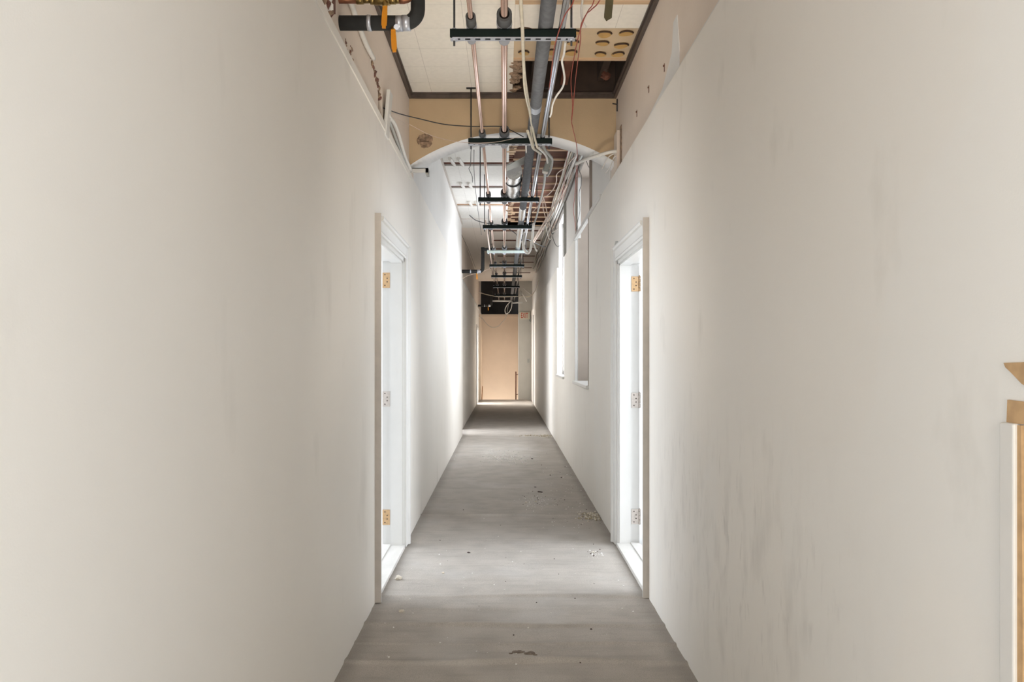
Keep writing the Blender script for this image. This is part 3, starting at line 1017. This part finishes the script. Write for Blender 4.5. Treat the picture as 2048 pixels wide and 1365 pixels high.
b = MB(); lever(b, Vector((-.515, y - .035, zb - .05)), Vector((-.518, y - .05, zb - .150))); b.build('lever_handle', m_orange, r)

# ------------------------------------------------------------------ broken spots in walls
def blob_poly(cy, cz, ry, rz, seed, n=22):
    rn = random.Random(seed)
    return [(cy + ry * math.cos(2 * math.pi * k / n) * rn.uniform(.7, 1.1), cz + rz * math.sin(2 * math.pi * k / n) * rn.uniform(.7, 1.1)) for k in range(n)]


def chips(name, m, pts, label, seed, r=(.008, .02)):
    g = MB(); rn = random.Random(seed)
    for i, p in enumerate(pts):
        g.rock(p, rn.uniform(*r), .8, rn.randint(0, len(m) - 1), seed * 100 + i)
    return tag(g.build(name, m), label, 'broken plaster', None, 'stuff')


c = P(850, 281, YA0)
g = MB(); g.prism([(x, z) for (x, z) in blob_poly(c.x, c.z, .062, .056, 5)], 'y', YA0 - .003, YA0 + .001)
rn = random.Random(9)
for i in range(16):
    a = rn.uniform(0, 6.28); g.rock((c.x + .05 * math.cos(a), YA0 - .002, c.z + .045 * math.sin(a)), rn.uniform(.006, .014), .7, 0, i)
g.box(c.x - .035, c.x + .03, YA0 - .006, YA0 - .003, c.z - .010, c.z - .005, 1)
tag(g.build('bared_plaster_patch', [m_brickish, m_glue_d]), 'brown broken plaster patch on the tan wall left of the arch', 'broken plaster')
rn = random.Random(2)
chips('torn_wall_hole', [m_redpl, m_brickish, m_paleedge], [(XLU - .014, rn.uniform(2.75, 3.1), rn.uniform(2.74, 2.98)) for _ in range(60)],
      'torn red brown plaster around the pipes at the top of the left wall', 2, (.016, .038))
g = MB().box(XLU - .002, XLU + .008, 3.13, 3.17, 2.80, 3.0).build('rust_stained_edge', m_redpl)
tag(g, 'dark red upright strip on the left wall behind the brass pipe', 'broken plaster')
chips('torn_wall_hole', [m_redpl, m_brickish], [(XLU - .008, 3.4 + rn.uniform(0, .18), 2.745 + rn.uniform(0, .08)) for _ in range(16)],
      'small torn brown hole under the black insulated pipe on the left wall', 3, (.008, .018))
chips('torn_wall_hole', [m_redpl, m_brickish], [(XLU - .011, 4.02 + .32 * t + rn.uniform(-.02, .02), 2.98 - .12 * t + rn.uniform(-.02, .02)) for t in [k / 45 for k in range(46)]],
      'red torn plaster below the white conduit end on the left wall', 4, (.010, .024))
g = MB(); g.obox((-.700, 4.50, 2.80), (.010, .0, 0), (0, .055, 0), (.012, .0, .135)); 
tag(g.build('white_batten', m_trim, None, .003), 'short white batten standing beside the dark slot in the left wall', 'batten')
# sheet bracket at the left spring of the arch
g = MB(); g.box(-.722, -.58, 5.70, 5.80, 2.775, 2.781); g.box(-.722, -.58, 5.70, 5.705, 2.745, 2.781); g.box(-.60, -.58, 5.70, 5.80, 2.735, 2.781, 1)
tag(g.build('sheet_bracket', [m_trim, m_cable_g]), 'white sheet metal bracket at the left foot of the arch', 'bracket')
# right wall: plaster patch, raceway, hooks, nails
g = MB()
g.prism([(3.62, 2.69), (3.62, 2.86), (3.66, 3.02), (3.74, 3.02), (3.78, 2.88), (4.0, 2.78), (4.6, 2.735), (5.6, 2.70), (5.6, 2.69)], 'x', XRU - .003, XRU + .001)
tag(g.build('filler_patch', m_plaster_w), 'white filler patch above the panels of the right wall', 'plaster patch')
g = MB(); g.box(XRU - .025, XRU, 5.47, 5.62, 2.72, 3.0, 0); g.box(XRU - .004, XRU + .001, 5.40, 5.47, 2.72, 3.02, 1)
tag(g.build('wall_raceway', [m_upper, m_brickish], None), 'cream vertical raceway with a torn brown edge right of the arch', 'raceway')
g = MB(); g.tube([(XRU, 5.6, 3.23), (XRU - .04, 5.58, 3.23)], .005, 8); g.tube([(XRU - .003, 5.6, 3.27), (XRU - .003, 5.6, 3.18)], .006, 8)
tag(g.build('wall_hook', m_black), 'small black hook on the right wall beside the tan arch wall', 'hook')
for i, (u, v, lab) in enumerate(((1274, 224, 'lower'), (1298, 175, 'middle'), (1329, 132, 'upper'))):
    y = XRU * F / (u - CX); p = P(u, v, y)
    g = MB(); g.tube([(XRU, y, p.z), (XRU - .008, y, p.z)], .005, 8); g.box(XRU - .002, XRU, y - .006, y + .006, p.z - .03, p.z + .012)
    tag(g.build('nail_mark', m_rail), '%s of three brown nail marks above the right wall panels' % lab, 'nail')
# torn drywall beside an opening at the right edge, close to the camera
r = empty('torn_wall_casing', (XR, 1.15, 0)); tag(r, 'white upright casing with torn brown drywall at the right edge of the picture', 'door casing')
MB().box(XR - .012, XR + .004, 1.172, 1.206, 0, 1.252).build('casing_board', m_casing, r, .003)
g = MB(); g.prism([(1.173, 0), (1.173, 1.25), (1.163, 1.25), (1.159, .9), (1.163, .6), (1.157, .3), (1.161, 0)], 'x', XR - .006, XR + .002)
g.build('raw_edge', m_ply, r)
g = MB(); g.prism([(1.200, 1.252), (1.198, 1.288), (1.10, 1.286), (1.10, 1.252)], 'x', XR - .004, XR + .001)
g.prism([(1.203, 1.340), (1.207, 1.347), (1.10, 1.350), (1.10, 1.240 + .05), (1.165, 1.315), (1.19, 1.332)], 'x', XR - .004, XR + .001)
g.build('torn_paper', m_ply, r)
MB().box(XR - .002, XR + .001, 1.06, 1.160, 0, 1.252).build('bared_board', m_paleedge, r)

# ------------------------------------------------------------------ cables and wires
def up(u, y):
    """where a strand at depth y meets the near ceiling"""
    return (u, CY - (ZN - CH) * F / y, y)


def wire(name, m, r, pts, label, cat='cable', group=None, n=8, sp=6):
    o = MB().tube([P(*p) for p in pts], r, n, smooth_path=sp).build(name, m)
    return tag(o, label, cat, group)


wire('cable', m_cable_c, .0085, [up(1037, 3.1), (1040, -60, 3.25), (1042, 10, 3.4), (1045, 60, 3.52), (1046, 95, 3.7), (1049, 150, 4.1), (1056, 200, 4.7), (1063, 245, 5.2), (1069, 275, 5.42), (1075, 296, 5.55)],
     'thick cream cable hanging in front of the first hanger down to the second')
wire('cable', m_cable_c, .006, [(1047, 95, 3.72), (1048, 165, 4.2), (1053, 200, 4.6), (1060, 230, 5.1), (1062, 262, 5.35), (1066, 285, 5.5), (1068, 300, 5.6)],
     'thinner cream cable beside the thick cream cable above the second hanger')
wire('cable', m_cable_w, .0055, [up(1171, 3.55), (1168, -30, 3.6), (1163, 18, 3.75), (1165, 42, 3.85), (1171, 54, 3.9)], 'short white cable end dangling above the right tip of the first hanger')
wire('cable', m_cable_w, .006, [(1131, 84, 3.78), (1128, 108, 3.95), (1124, 122, 4.05), (1127, 140, 4.15), (1129, 158, 4.3), (1125, 175, 4.4), (1113, 192, 4.5), (1105, 210, 4.6), (1103, 225, 4.65), (1100, 234, 4.7)],
     'wavy white cable hanging below the right tip of the first hanger')
wire('wire', m_red, .0028, [up(1212, 3.3), (1205, -30, 3.4), (1198, 3, 3.5), (1182, 20, 3.6), (1172, 30, 3.7), (1160, 62, 3.9), (1150, 105, 4.2), (1142, 160, 4.7), (1145, 210, 5.0), (1143, 240, 5.2), (1146, 258, 5.3), (1153, 290, 5.6), (1155, 320, 6.1), (1155, 350, 6.6), (1153, 390, 7.0)],
     'long red wire hanging from the ceiling in front of the arch', 'wire')
wire('wire', m_red, .0028, [up(1165, 3.2), (1152, -20, 3.3), (1130, 30, 3.42), (1117, 65, 3.58), (1108, 100, 3.75), (1102, 150, 4.2), (1098, 180, 4.5)], 'red wire crossing in front of the first hanger and steel conduit', 'wire')
wire('wire', m_red, .0026, [up(1206, 3.4), (1190, -10, 3.5), (1176, 22, 3.65), (1162, 50, 3.8), (1161, 80, 4.0), (1157, 110, 4.2), (1151, 160, 4.7), (1147, 205, 5.0), (1143, 245, 5.2)], 'second long red wire twisted beside the first in front of the tan wall', 'wire')
wire('wire', m_red, .0025, [(1137, 284, 6.0), (1134, 310, 6.4), (1130, 350, 6.9), (1126, 380, 7.3), (1123, 400, 7.7)], 'short red wire hanging just behind the right half of the arch', 'wire')
wire('wire', m_black, .0036, [(766, 216, 4.45), (800, 228, 4.8), (840, 238, 5.1), (890, 249, 5.3), (945, 253, 5.4), (1000, 253, 5.45), (1020, 260, 5.5), (1047, 274, 5.55)],
     'black wire sagging from the left wall to the second hanger', 'wire')
wire('wire', m_cable_p, .0018, [(772, 226, 4.5), (815, 247, 4.9), (860, 270, 5.2), (900, 281, 5.4), (940, 286, 5.5), (985, 285, 5.52), (1015, 280, 5.53), (1038, 274, 5.55)],
     'thin pale wire drooping across the tan wall to the second hanger', 'wire')
g = [(776, 231), (788, 247), (797, 270), (803, 292), (810, 315), (821, 340)]
wire('hose', m_cable_w, .014, [(u, v, .70 * F / (CX - u)) for (u, v) in g], 'white hose along the top of the left panels before the arch', 'hose', n=12)
g = [(776, 238), (786, 262), (796, 290), (806, 318), (820, 344)]
wire('hose', m_cable_g, .010, [(u, v, .71 * F / (CX - u)) for (u, v) in g], 'grey hose behind the white hose on the left wall', 'hose', n=10)
g = [(690, -20), (704, 12), (718, 52), (733, 90), (747, 117)]
wire('white_conduit', m_cable_w, .0125, [(u, v, .706 * F / (CX - u)) for (u, v) in g], 'white conduit along the upper left wall behind the black insulated pipe', 'conduit', n=14)
wire('white_conduit', m_cable_w, .013, [(1238, 302, 5.50), (1222, 304, 5.5), (1200, 310, 5.55), (1178, 317, 5.75), (1158, 325, 6.1), (1152, 328, 6.3)], 'white conduit bending from the right raceway through the arch', 'conduit', n=14)
wire('cable', m_cable_w, .0045, [(1236, 306, 5.52), (1225, 309, 5.55), (1216, 316, 5.6), (1208, 330, 5.75), (1204, 338, 5.8)], 'upper of two thin white cables below the right raceway')
wire('cable', m_cable_w, .0045, [(1238, 311, 5.5), (1229, 314, 5.55), (1225, 322, 5.6), (1219, 336, 5.7), (1212, 345, 5.8)], 'lower of two thin white cables below the right raceway')
wire('wire', m_black, .003, [(1172, 320, 7.3), (1177, 333, 7.3), (1186, 342, 7.25), (1199, 345, 7.15)], 'short black wire at the head of the deep window recess', 'wire')
wire('wire', m_black, .0028, [(1154, 326, 7.4), (1159, 342, 7.4), (1163, 355, 7.4), (1162, 372, 7.5), (1158, 388, 7.6), (1160, 420, 7.8), (1156, 440, 8.0), (1152, 460, 8.2)], 'long dark wire dangling in front of the deep window recess', 'wire')
wire('wire', m_red, .0026, [(1153, 330, 7.4), (1152, 350, 7.5), (1150, 385, 7.7), (1147, 420, 7.9), (1150, 445, 8.1), (1151, 462, 8.25)], 'dull red wire dangling left of the deep window recess', 'wire')
# box and cables hanging behind the second hanger
r = empty('junction_box', P(1094, 325, 6.5)); tag(r, 'grey conduit box hanging tilted behind the second hanger', 'junction box')
a, c = P(1101, 313, 6.5), P(1091, 341, 6.6)
d = c - a; t = d.normalized(); sx = (Vector((1, 0, 0)) - t * t.x).normalized(); nn = t.cross(sx)
MB().obox((a + c) / 2, sx * .022, nn * .02, d * .5).build('box_body', m_boxg, r, .006)
MB().obox(c + t * .012, sx * .024, nn * .022, t * .012).build('box_collar', m_cable_w, r, .004)
wire('cable', m_cable_w, .009, [(1077, 296, 5.6), (1087, 305, 5.9), (1093, 314, 6.2), (1095, 326, 6.5)], 'white cable entering the hanging grey conduit box')
wire('cable', m_cable_g, .012, [(1085, 285, 5.7), (1090, 300, 5.9), (1099, 311, 6.2), (1104, 320, 6.5), (1101, 340, 6.8), (1094, 352, 7.0)], 'grey flexible cable looping beside the hanging grey conduit box')
wire('cable', m_cable_g, .011, [(1090, 345, 6.65), (1089, 362, 7.0), (1085, 385, 7.6), (1080, 405, 8.2), (1074, 430, 8.9), (1068, 450, 9.3), (1066, 470, 9.8)], 'grey cable dropping from the hanging conduit box past the fourth hanger')
wire('cable', m_cable_w, .015, [(1067, 448, 9.1), (1065, 470, 9.4), (1063, 486, 9.5), (1061, 498, 9.5), (1056, 507, 9.5), (1050, 502, 9.5), (1047, 493, 9.5), (1047, 480, 9.5), (1049, 470, 9.6), (1047, 466, 9.6)],
     'bright white cable hanging in a U loop below the fourth hanger')
wire('cable', m_cable_w, .010, [(1064, 484, 9.5), (1068, 490, 9.5), (1071, 498, 9.5), (1074, 503, 9.5)], 'short white cable tail beside the U loop')
wire('cable', m_cable_w, .006, [(1052, 286, 5.6), (1053, 305, 6.0), (1058, 318, 6.4), (1062, 325, 6.6), (1054, 336, 6.8), (1050, 350, 7.0), (1050, 364, 7.2), (1055, 375, 7.35), (1059, 380, 7.4), (1056, 385, 7.45), (1058, 391, 7.5)],
     'thin white cable zigzagging beside the thick grey pipe behind the second hanger')
wire('cable', m_cable_c, .010, [(1055, 262, 5.3), (1063, 285, 5.48), (1066, 296, 5.6), (1074, 302, 5.8), (1082, 308, 6.0)], 'cream cable knotted over the second hanger')
for s in (0, 1):
    wire('pink_conduit', m_cable_p, .0095, [(1128 + 5 * s, 370 + 2 * s, 8.0), (1098 + 4 * s, 428 + 3 * s, 9.2), (1064 + 3 * s, 486, 10.3)], ('left' if s == 0 else 'right') + ' of two straight pinkish conduits slanting under the brown planks', 'conduit')
wire('cable', m_cable_p, .005, [(1150, 312, 7.4), (1131, 334, 7.4), (1114, 348, 7.6), (1113, 362, 7.8), (1107, 378, 8.1), (1095, 391, 8.4), (1088, 394, 8.6), (1082, 405, 8.8), (1066, 424, 9.2)], 'curved pinkish cable crossing under the furring strips')
wire('cable', m_cable_p, .006, [(1086, 394, 8.6), (1086, 415, 8.8), (1089, 428, 9.0), (1093, 442, 9.2), (1096, 455, 9.4)], 'pale cable hanging below the curved pinkish cable')
wire('cable', m_cable_p, .006, [(1087, 395, 8.7), (1092, 415, 9.0), (1097, 440, 9.4), (1102, 458, 9.7)], 'second pale cable hanging below the curved pinkish cable')
wire('cable', m_cable_w, .007, [(1092, 436, 9.4), (1092, 455, 9.6), (1096, 470, 9.7), (1098, 477, 9.7), (1101, 479, 9.7), (1104, 474, 9.7), (1104, 466, 9.8), (1109, 463, 9.9), (1114, 459, 10.0)], 'white cable looped beside the bright window')
wire('wire', m_black, .004, [(1100, 442, 9.5), (1103, 462, 9.7), (1107, 480, 9.8), (1112, 491, 9.9), (1117, 493, 10.0), (1121, 490, 10.1)], 'dark wire drooping at the edge of the bright window', 'wire')
for k in range(7):                                            # bundle along the top of the right wall beyond the arch
    rn = random.Random(k)
    x, z = .70 + .018 * k, 3.56 - .022 * k
    pts = [Vector((x + rn.uniform(-.015, .015) + (.02 if i == 0 else 0), 6.3 + 1.05 * i, z + rn.uniform(-.02, .02) - (.0 if i else -.0))) for i in range(13)]
    m = [m_cable_w, m_cable_c, m_cable_g, m_cable_w, m_cable_w, m_cable_p, m_cable_g][k]
    o = MB().tube(pts, .011 + .004 * rn.random(), 8, smooth_path=4).build('cable', m)
    tag(o, '%s cable from the ceiling in the bundle along the upper right wall beyond the arch' % ORD[k], 'cable', 'cable bundle along the upper right wall')
# black box and wire strung across behind the fourth hanger
wire('wire', m_black, .006, [(938, 430, 12.0), (952, 441, 11.6), (975, 447, 11.2), (1003, 451, 10.9), (1022, 461, 10.7), (1040, 473, 10.6), (1062, 482, 10.8), (1080, 491, 11.3), (1093, 495, 11.8)], 'dark wire strung across the corridor behind the fourth hanger', 'wire')
r = MB(); a, c = P(1035, 467, 10.55), P(1047, 479, 10.55); d = c - a; t = d.normalized(); sx = Vector((t.z, 0, -t.x)); r.obox((a + c) / 2, d * .5, sx * .032, Vector((0, .03, 0)))
tag(r.build('black_box', m_black, None, .006), 'small black box on the dark wire behind the fourth hanger', 'box')
wire('wire', m_black, .0028, [(944, 285, 5.58), (944, 292, 6.0), (942, 303, 6.3), (941, 330, 6.6), (938, 338, 6.7), (944, 352, 6.9), (945, 365, 7.0)], 'thin dark wire dangling behind the left tip of the second hanger', 'wire')
wire('wire', m_black, .0024, [(948, 300, 6.6), (948, 340, 7.0), (951, 380, 7.6), (957, 430, 8.4), (963, 470, 9.6)], 'very thin dark wire hanging left of the third hanger', 'wire')
wire('wire', m_black, .0030, [(922, 466, 13.0), (926, 476, 13.4), (938, 502, 15.0), (951, 536, 18.5)], 'dark pipe slanting along the ceiling edge of the far left wall', 'wire')
wire('wire', m_cable_p, .006, [(921, 560, 13.3), (935, 552, 13.4), (952, 547, 13.5), (980, 538, 13.3)], 'pale wire from the far left wall to the sixth hanger', 'wire')
wire('cable', m_cable_w, .011, [(1022, 603, 22.2), (1014, 611, 22.1), (1010, 620, 22.1), (1012, 628, 22.1), (1018, 625, 22.1), (1023, 615, 22.1), (1024, 603, 22.2)], 'white cable loop hanging in the dark stairwell opening')
wire('wire', m_cable_g, .007, [(957.5, 632, 22.4), (966, 639, 22.5), (974, 649, 22.5), (984, 655, 22.5), (996, 653, 22.5), (1004, 645, 22.5), (1012, 634, 22.4), (1018, 603, 22.22)], 'thin wire sagging in front of the beige stairwell wall', 'wire')
for k, (pts, rad, lab) in enumerate((([(1042, 582, 20), (1046, 590, 20), (1053, 603, 20.4)], .012, 'upper'), ([(1046, 577, 20), (1054, 584, 20), (1062, 590, 20.3)], .010, 'middle'), ([(1038, 575, 20), (1040, 588, 20), (1039, 598, 20)], .014, 'lower'))):
    wire('cable', m_cable_w, rad, pts, '%s of three white cables hanging right of the farthest hangers' % lab)
wire('cable', m_cable_c, .010, [(1078, 560, 18), (1072, 578, 18.6), (1064, 590, 19.2), (1056, 594, 20), (1042, 593, 20.4), (1000, 594, 20.6), (975, 590, 20.8), (958, 585, 21)], 'cream cable drooping from the right wall across the far hangers')
g = MB(); g.tube([(-.38, 22.2, 2.95), (.02, 22.2, 2.95), (.20, 22.2, 2.95)], .022, 12); g.tube([(.24, 22.3, 2.90), (.55, 22.3, 2.92)], .022, 12)
tag(g.build('cross_pipe', m_trim), 'white pipe crossing the corridor at the dark stairwell opening', 'pipe')
# olive tape hanging from the ceiling
p0 = P(1212, 0, 4.0)
g = MB(); n = 10
for i in range(n):
    z0_, z1_ = ZN - (ZN - 3.135) * i / n, ZN - (ZN - 3.135) * (i + 1) / n
    o0, o1 = .012 * math.sin(i * .5), .012 * math.sin((i + 1) * .5)
    k = len(g.v)
    cut = .018 if i == n - 1 else 0
    for dy in (0, .0015):
        g.v += [(.535 + o0 * .5, 4.0 + o0 + dy, z0_), (.577 + o0 * .5, 4.0 + o0 + dy, z0_), (.577 + o1 * .5, 4.0 + o1 + dy, z1_ + cut), (.535 + o1 * .5 + (.012 if cut else 0), 4.0 + o1 + dy, z1_)]
    for f_ in ((0, 1, 2, 3), (7, 6, 5, 4), (0, 4, 5, 1), (1, 5, 6, 2), (2, 6, 7, 3), (3, 7, 4, 0)): g.face([k + q for q in f_])
tag(g.build('tape_strip', m_olive), 'olive strip of tape hanging from the near ceiling right of the pipes', 'tape')

# ------------------------------------------------------------------ end of the corridor: sign, switch, rail
r = empty('exit_sign', (.60, YE, 2.45)); tag(r, 'cream EXIT sign with red letters on the grey end wall', 'sign')
MB().box(.445, .775, YE - .05, YE, 2.43, 2.65).build('sign_housing', m_sign, r, .006)
tx = bpy.data.curves.new('lettering', 'FONT'); tx.body = 'EXIT'; tx.size = .215; tx.extrude = .003; tx.align_x = 'CENTER'; tx.align_y = 'CENTER'; tx.offset = .003
tx.materials.append(m_signred)
t_f = bpy.data.objects.new('lettering_outline', tx); COL.objects.link(t_f)
bpy.context.view_layer.update()
t_m = bpy.data.meshes.new_from_object(t_f.evaluated_get(bpy.context.evaluated_depsgraph_get()))
bpy.data.objects.remove(t_f)
t_o = bpy.data.objects.new('lettering', t_m); COL.objects.link(t_o); t_o.parent = r
t_o.location = (.002, -.053, .09); t_o.rotation_euler = (math.radians(90), 0, 0); t_o.scale = (.50, 1.0, 1)
r = empty('emergency_lamp', (.79, YE, 2.4)); tag(r, 'small grey lamp unit right of the EXIT sign', 'lamp')
MB().box(.782, .806, YE - .03, YE, 2.33, 2.55).build('lamp_bracket', m_cable_g, r, .004)
MB().tube([(.79, YE - .03, 2.42), (.785, YE - .10, 2.40)], [.03, .045], 14).build('lamp_head', m_boxg, r)
g = MB(); g.box(.69, .76, YE - .008, YE, 1.12, 1.24); g.box(.715, .735, YE - .014, YE - .008, 1.165, 1.195)
tag(g.build('light_switch', m_cable_g, None, .002), 'grey light switch on the grey end wall', 'switch')
r = empty('handrail', (.345, YE + .05, 0)); tag(r, 'brown upright handrail post at the stairwell edge', 'handrail')
b = MB(); b.tube([(.345, YE + .04, 0), (.345, YE + .04, .80), (.345, YE + .07, .835), (.345, YE + .4, .82)], .018, 12); b.build('rail', m_rail, r)
for zc in (.16, .76):
    MB().tube([(.345, YE + .04, zc), (.385, YE + .04, zc - .005), (.42, YE + .04, zc + .012)], .009, 8).build('rail_bracket', m_rail, r)

# ------------------------------------------------------------------ debris on the carpet
def on_floor(u, v):
    y = CH * F / (v - CY); x = (u - CX) * y / F
    return x, y, fz(x, y)


big = [(797, 1159, .022, 'cream plaster chunk beside the left threshold, largest on the carpet'), (803, 1224, .016, 'pale plaster chunk on the dark carpet past the near left casing'),
       (886, 1146, .009, 'white plaster crumb in the middle of the light carpet'), (1072, 1005, .012, 'small white chunk near the dark scrap'), (1052, 1006, .014, 'flat brown white flake left of the small chunk'),
       (1186, 1105, .010, 'white crumb near the right threshold')]
for i, (u, v, rad, lab) in enumerate(big):
    x, y, z = on_floor(u, v)
    o = MB().rock((x, y, z + rad * .42), rad, .62, 0, i + 11).build('plaster_chunk', m_chunk)
    tag(o, lab, 'plaster chunk', 'plaster chunks on the carpet')
scr = [(1079, 985, .030, 'largest dark dry scrap on the carpet right of centre'), (1064, 918, .018, 'small dark scrap on the bright carpet beyond'), (1070, 975, .016, 'small dark scrap just behind the largest one'),
       (937, 1106, .014, 'thin dark scrap on the light carpet left of centre')]
for i, (u, v, rad, lab) in enumerate(scr):
    x, y, z = on_floor(u, v)
    g = MB(); g.rock((x, y, z + .005), rad * .7, .28, 0, i + 41); g.rock((x + rad * .6, y - rad * .3, z + .004), rad * .45, .3, 0, i + 61)
    tag(g.build('dry_scrap', m_leaf), lab, 'scrap', 'dark scraps on the carpet')


g = MB()
for i in range(7):
    x, y, z = on_floor(1022 + 8 * i, 1303 + 1.5 * abs(i - 2))
    g.rock((x, y + .01 * (i % 2), z + .001), .010 + .006 * (i % 3), .22, 0, 90 + i)
tag(g.build('carpet_tear', m_tear), 'frayed brown tear on the nearest carpet wrinkle', 'carpet tear', None, 'stuff')


def heap(u, v, sx, sy, n, seed, label):
    x, y, z = on_floor(u, v)
    rn = random.Random(seed); g = MB()
    for i in range(n):
        px, py = x + rn.gauss(0, sx), y + rn.gauss(0, sy)
        px = min(px, XR - .02)
        d = math.exp(-(((px - x) / sx) ** 2 + ((py - y) / sy) ** 2) / 2)
        rad = rn.uniform(.003, .011)
        g.rock((px, py, fz(px, py) + rad * .4 + d * .018 * rn.random()), rad, .7, rn.randint(0, 1), seed * 1000 + i)
    o = tag(g.build('rubble_heap', [m_dust, m_chunk]), label, 'rubble heap', None, 'stuff')


heap(1183, 1034, .045, .07, 130, 1, 'straw coloured rubble heap against the right wall before the door')
heap(1092, 873, .05, .12, 140, 2, 'pale rubble heap against the right wall beneath the windows')
heap(1060, 872, .10, .05, 70, 3, 'thin trail of pale rubble left of the far heap')
g = MB(); rn = random.Random(77)
for i in range(520):
    q = rn.random()
    if q < .38: u, v = rn.gauss(1015, 28), rn.gauss(915, 7)
    elif q < .60: u, v = rn.gauss(1150, 40), rn.uniform(930, 1060)
    elif q < .72: u, v = rn.gauss(1075, 18), rn.gauss(1003, 10)
    elif q < .80: u, v = rn.gauss(1190, 8), rn.gauss(1108, 5)
    else: u, v = rn.uniform(760, 1280), rn.uniform(900, 1330)
    x, y, z = on_floor(u, v)
    if not (XL + .04 < x < XR - .03): continue
    rad = rn.uniform(.0018, .0055) * (1.6 if v < 960 else .95)
    g.rock((x, y, z + rad * .4), rad, .7, 1 if rn.random() < .22 and v > 930 else 0, i)
tag(g.build('plaster_crumbs', [m_crumb, m_leaf]), 'white plaster crumbs scattered over the corridor carpet', 'crumbs', None, 'stuff')
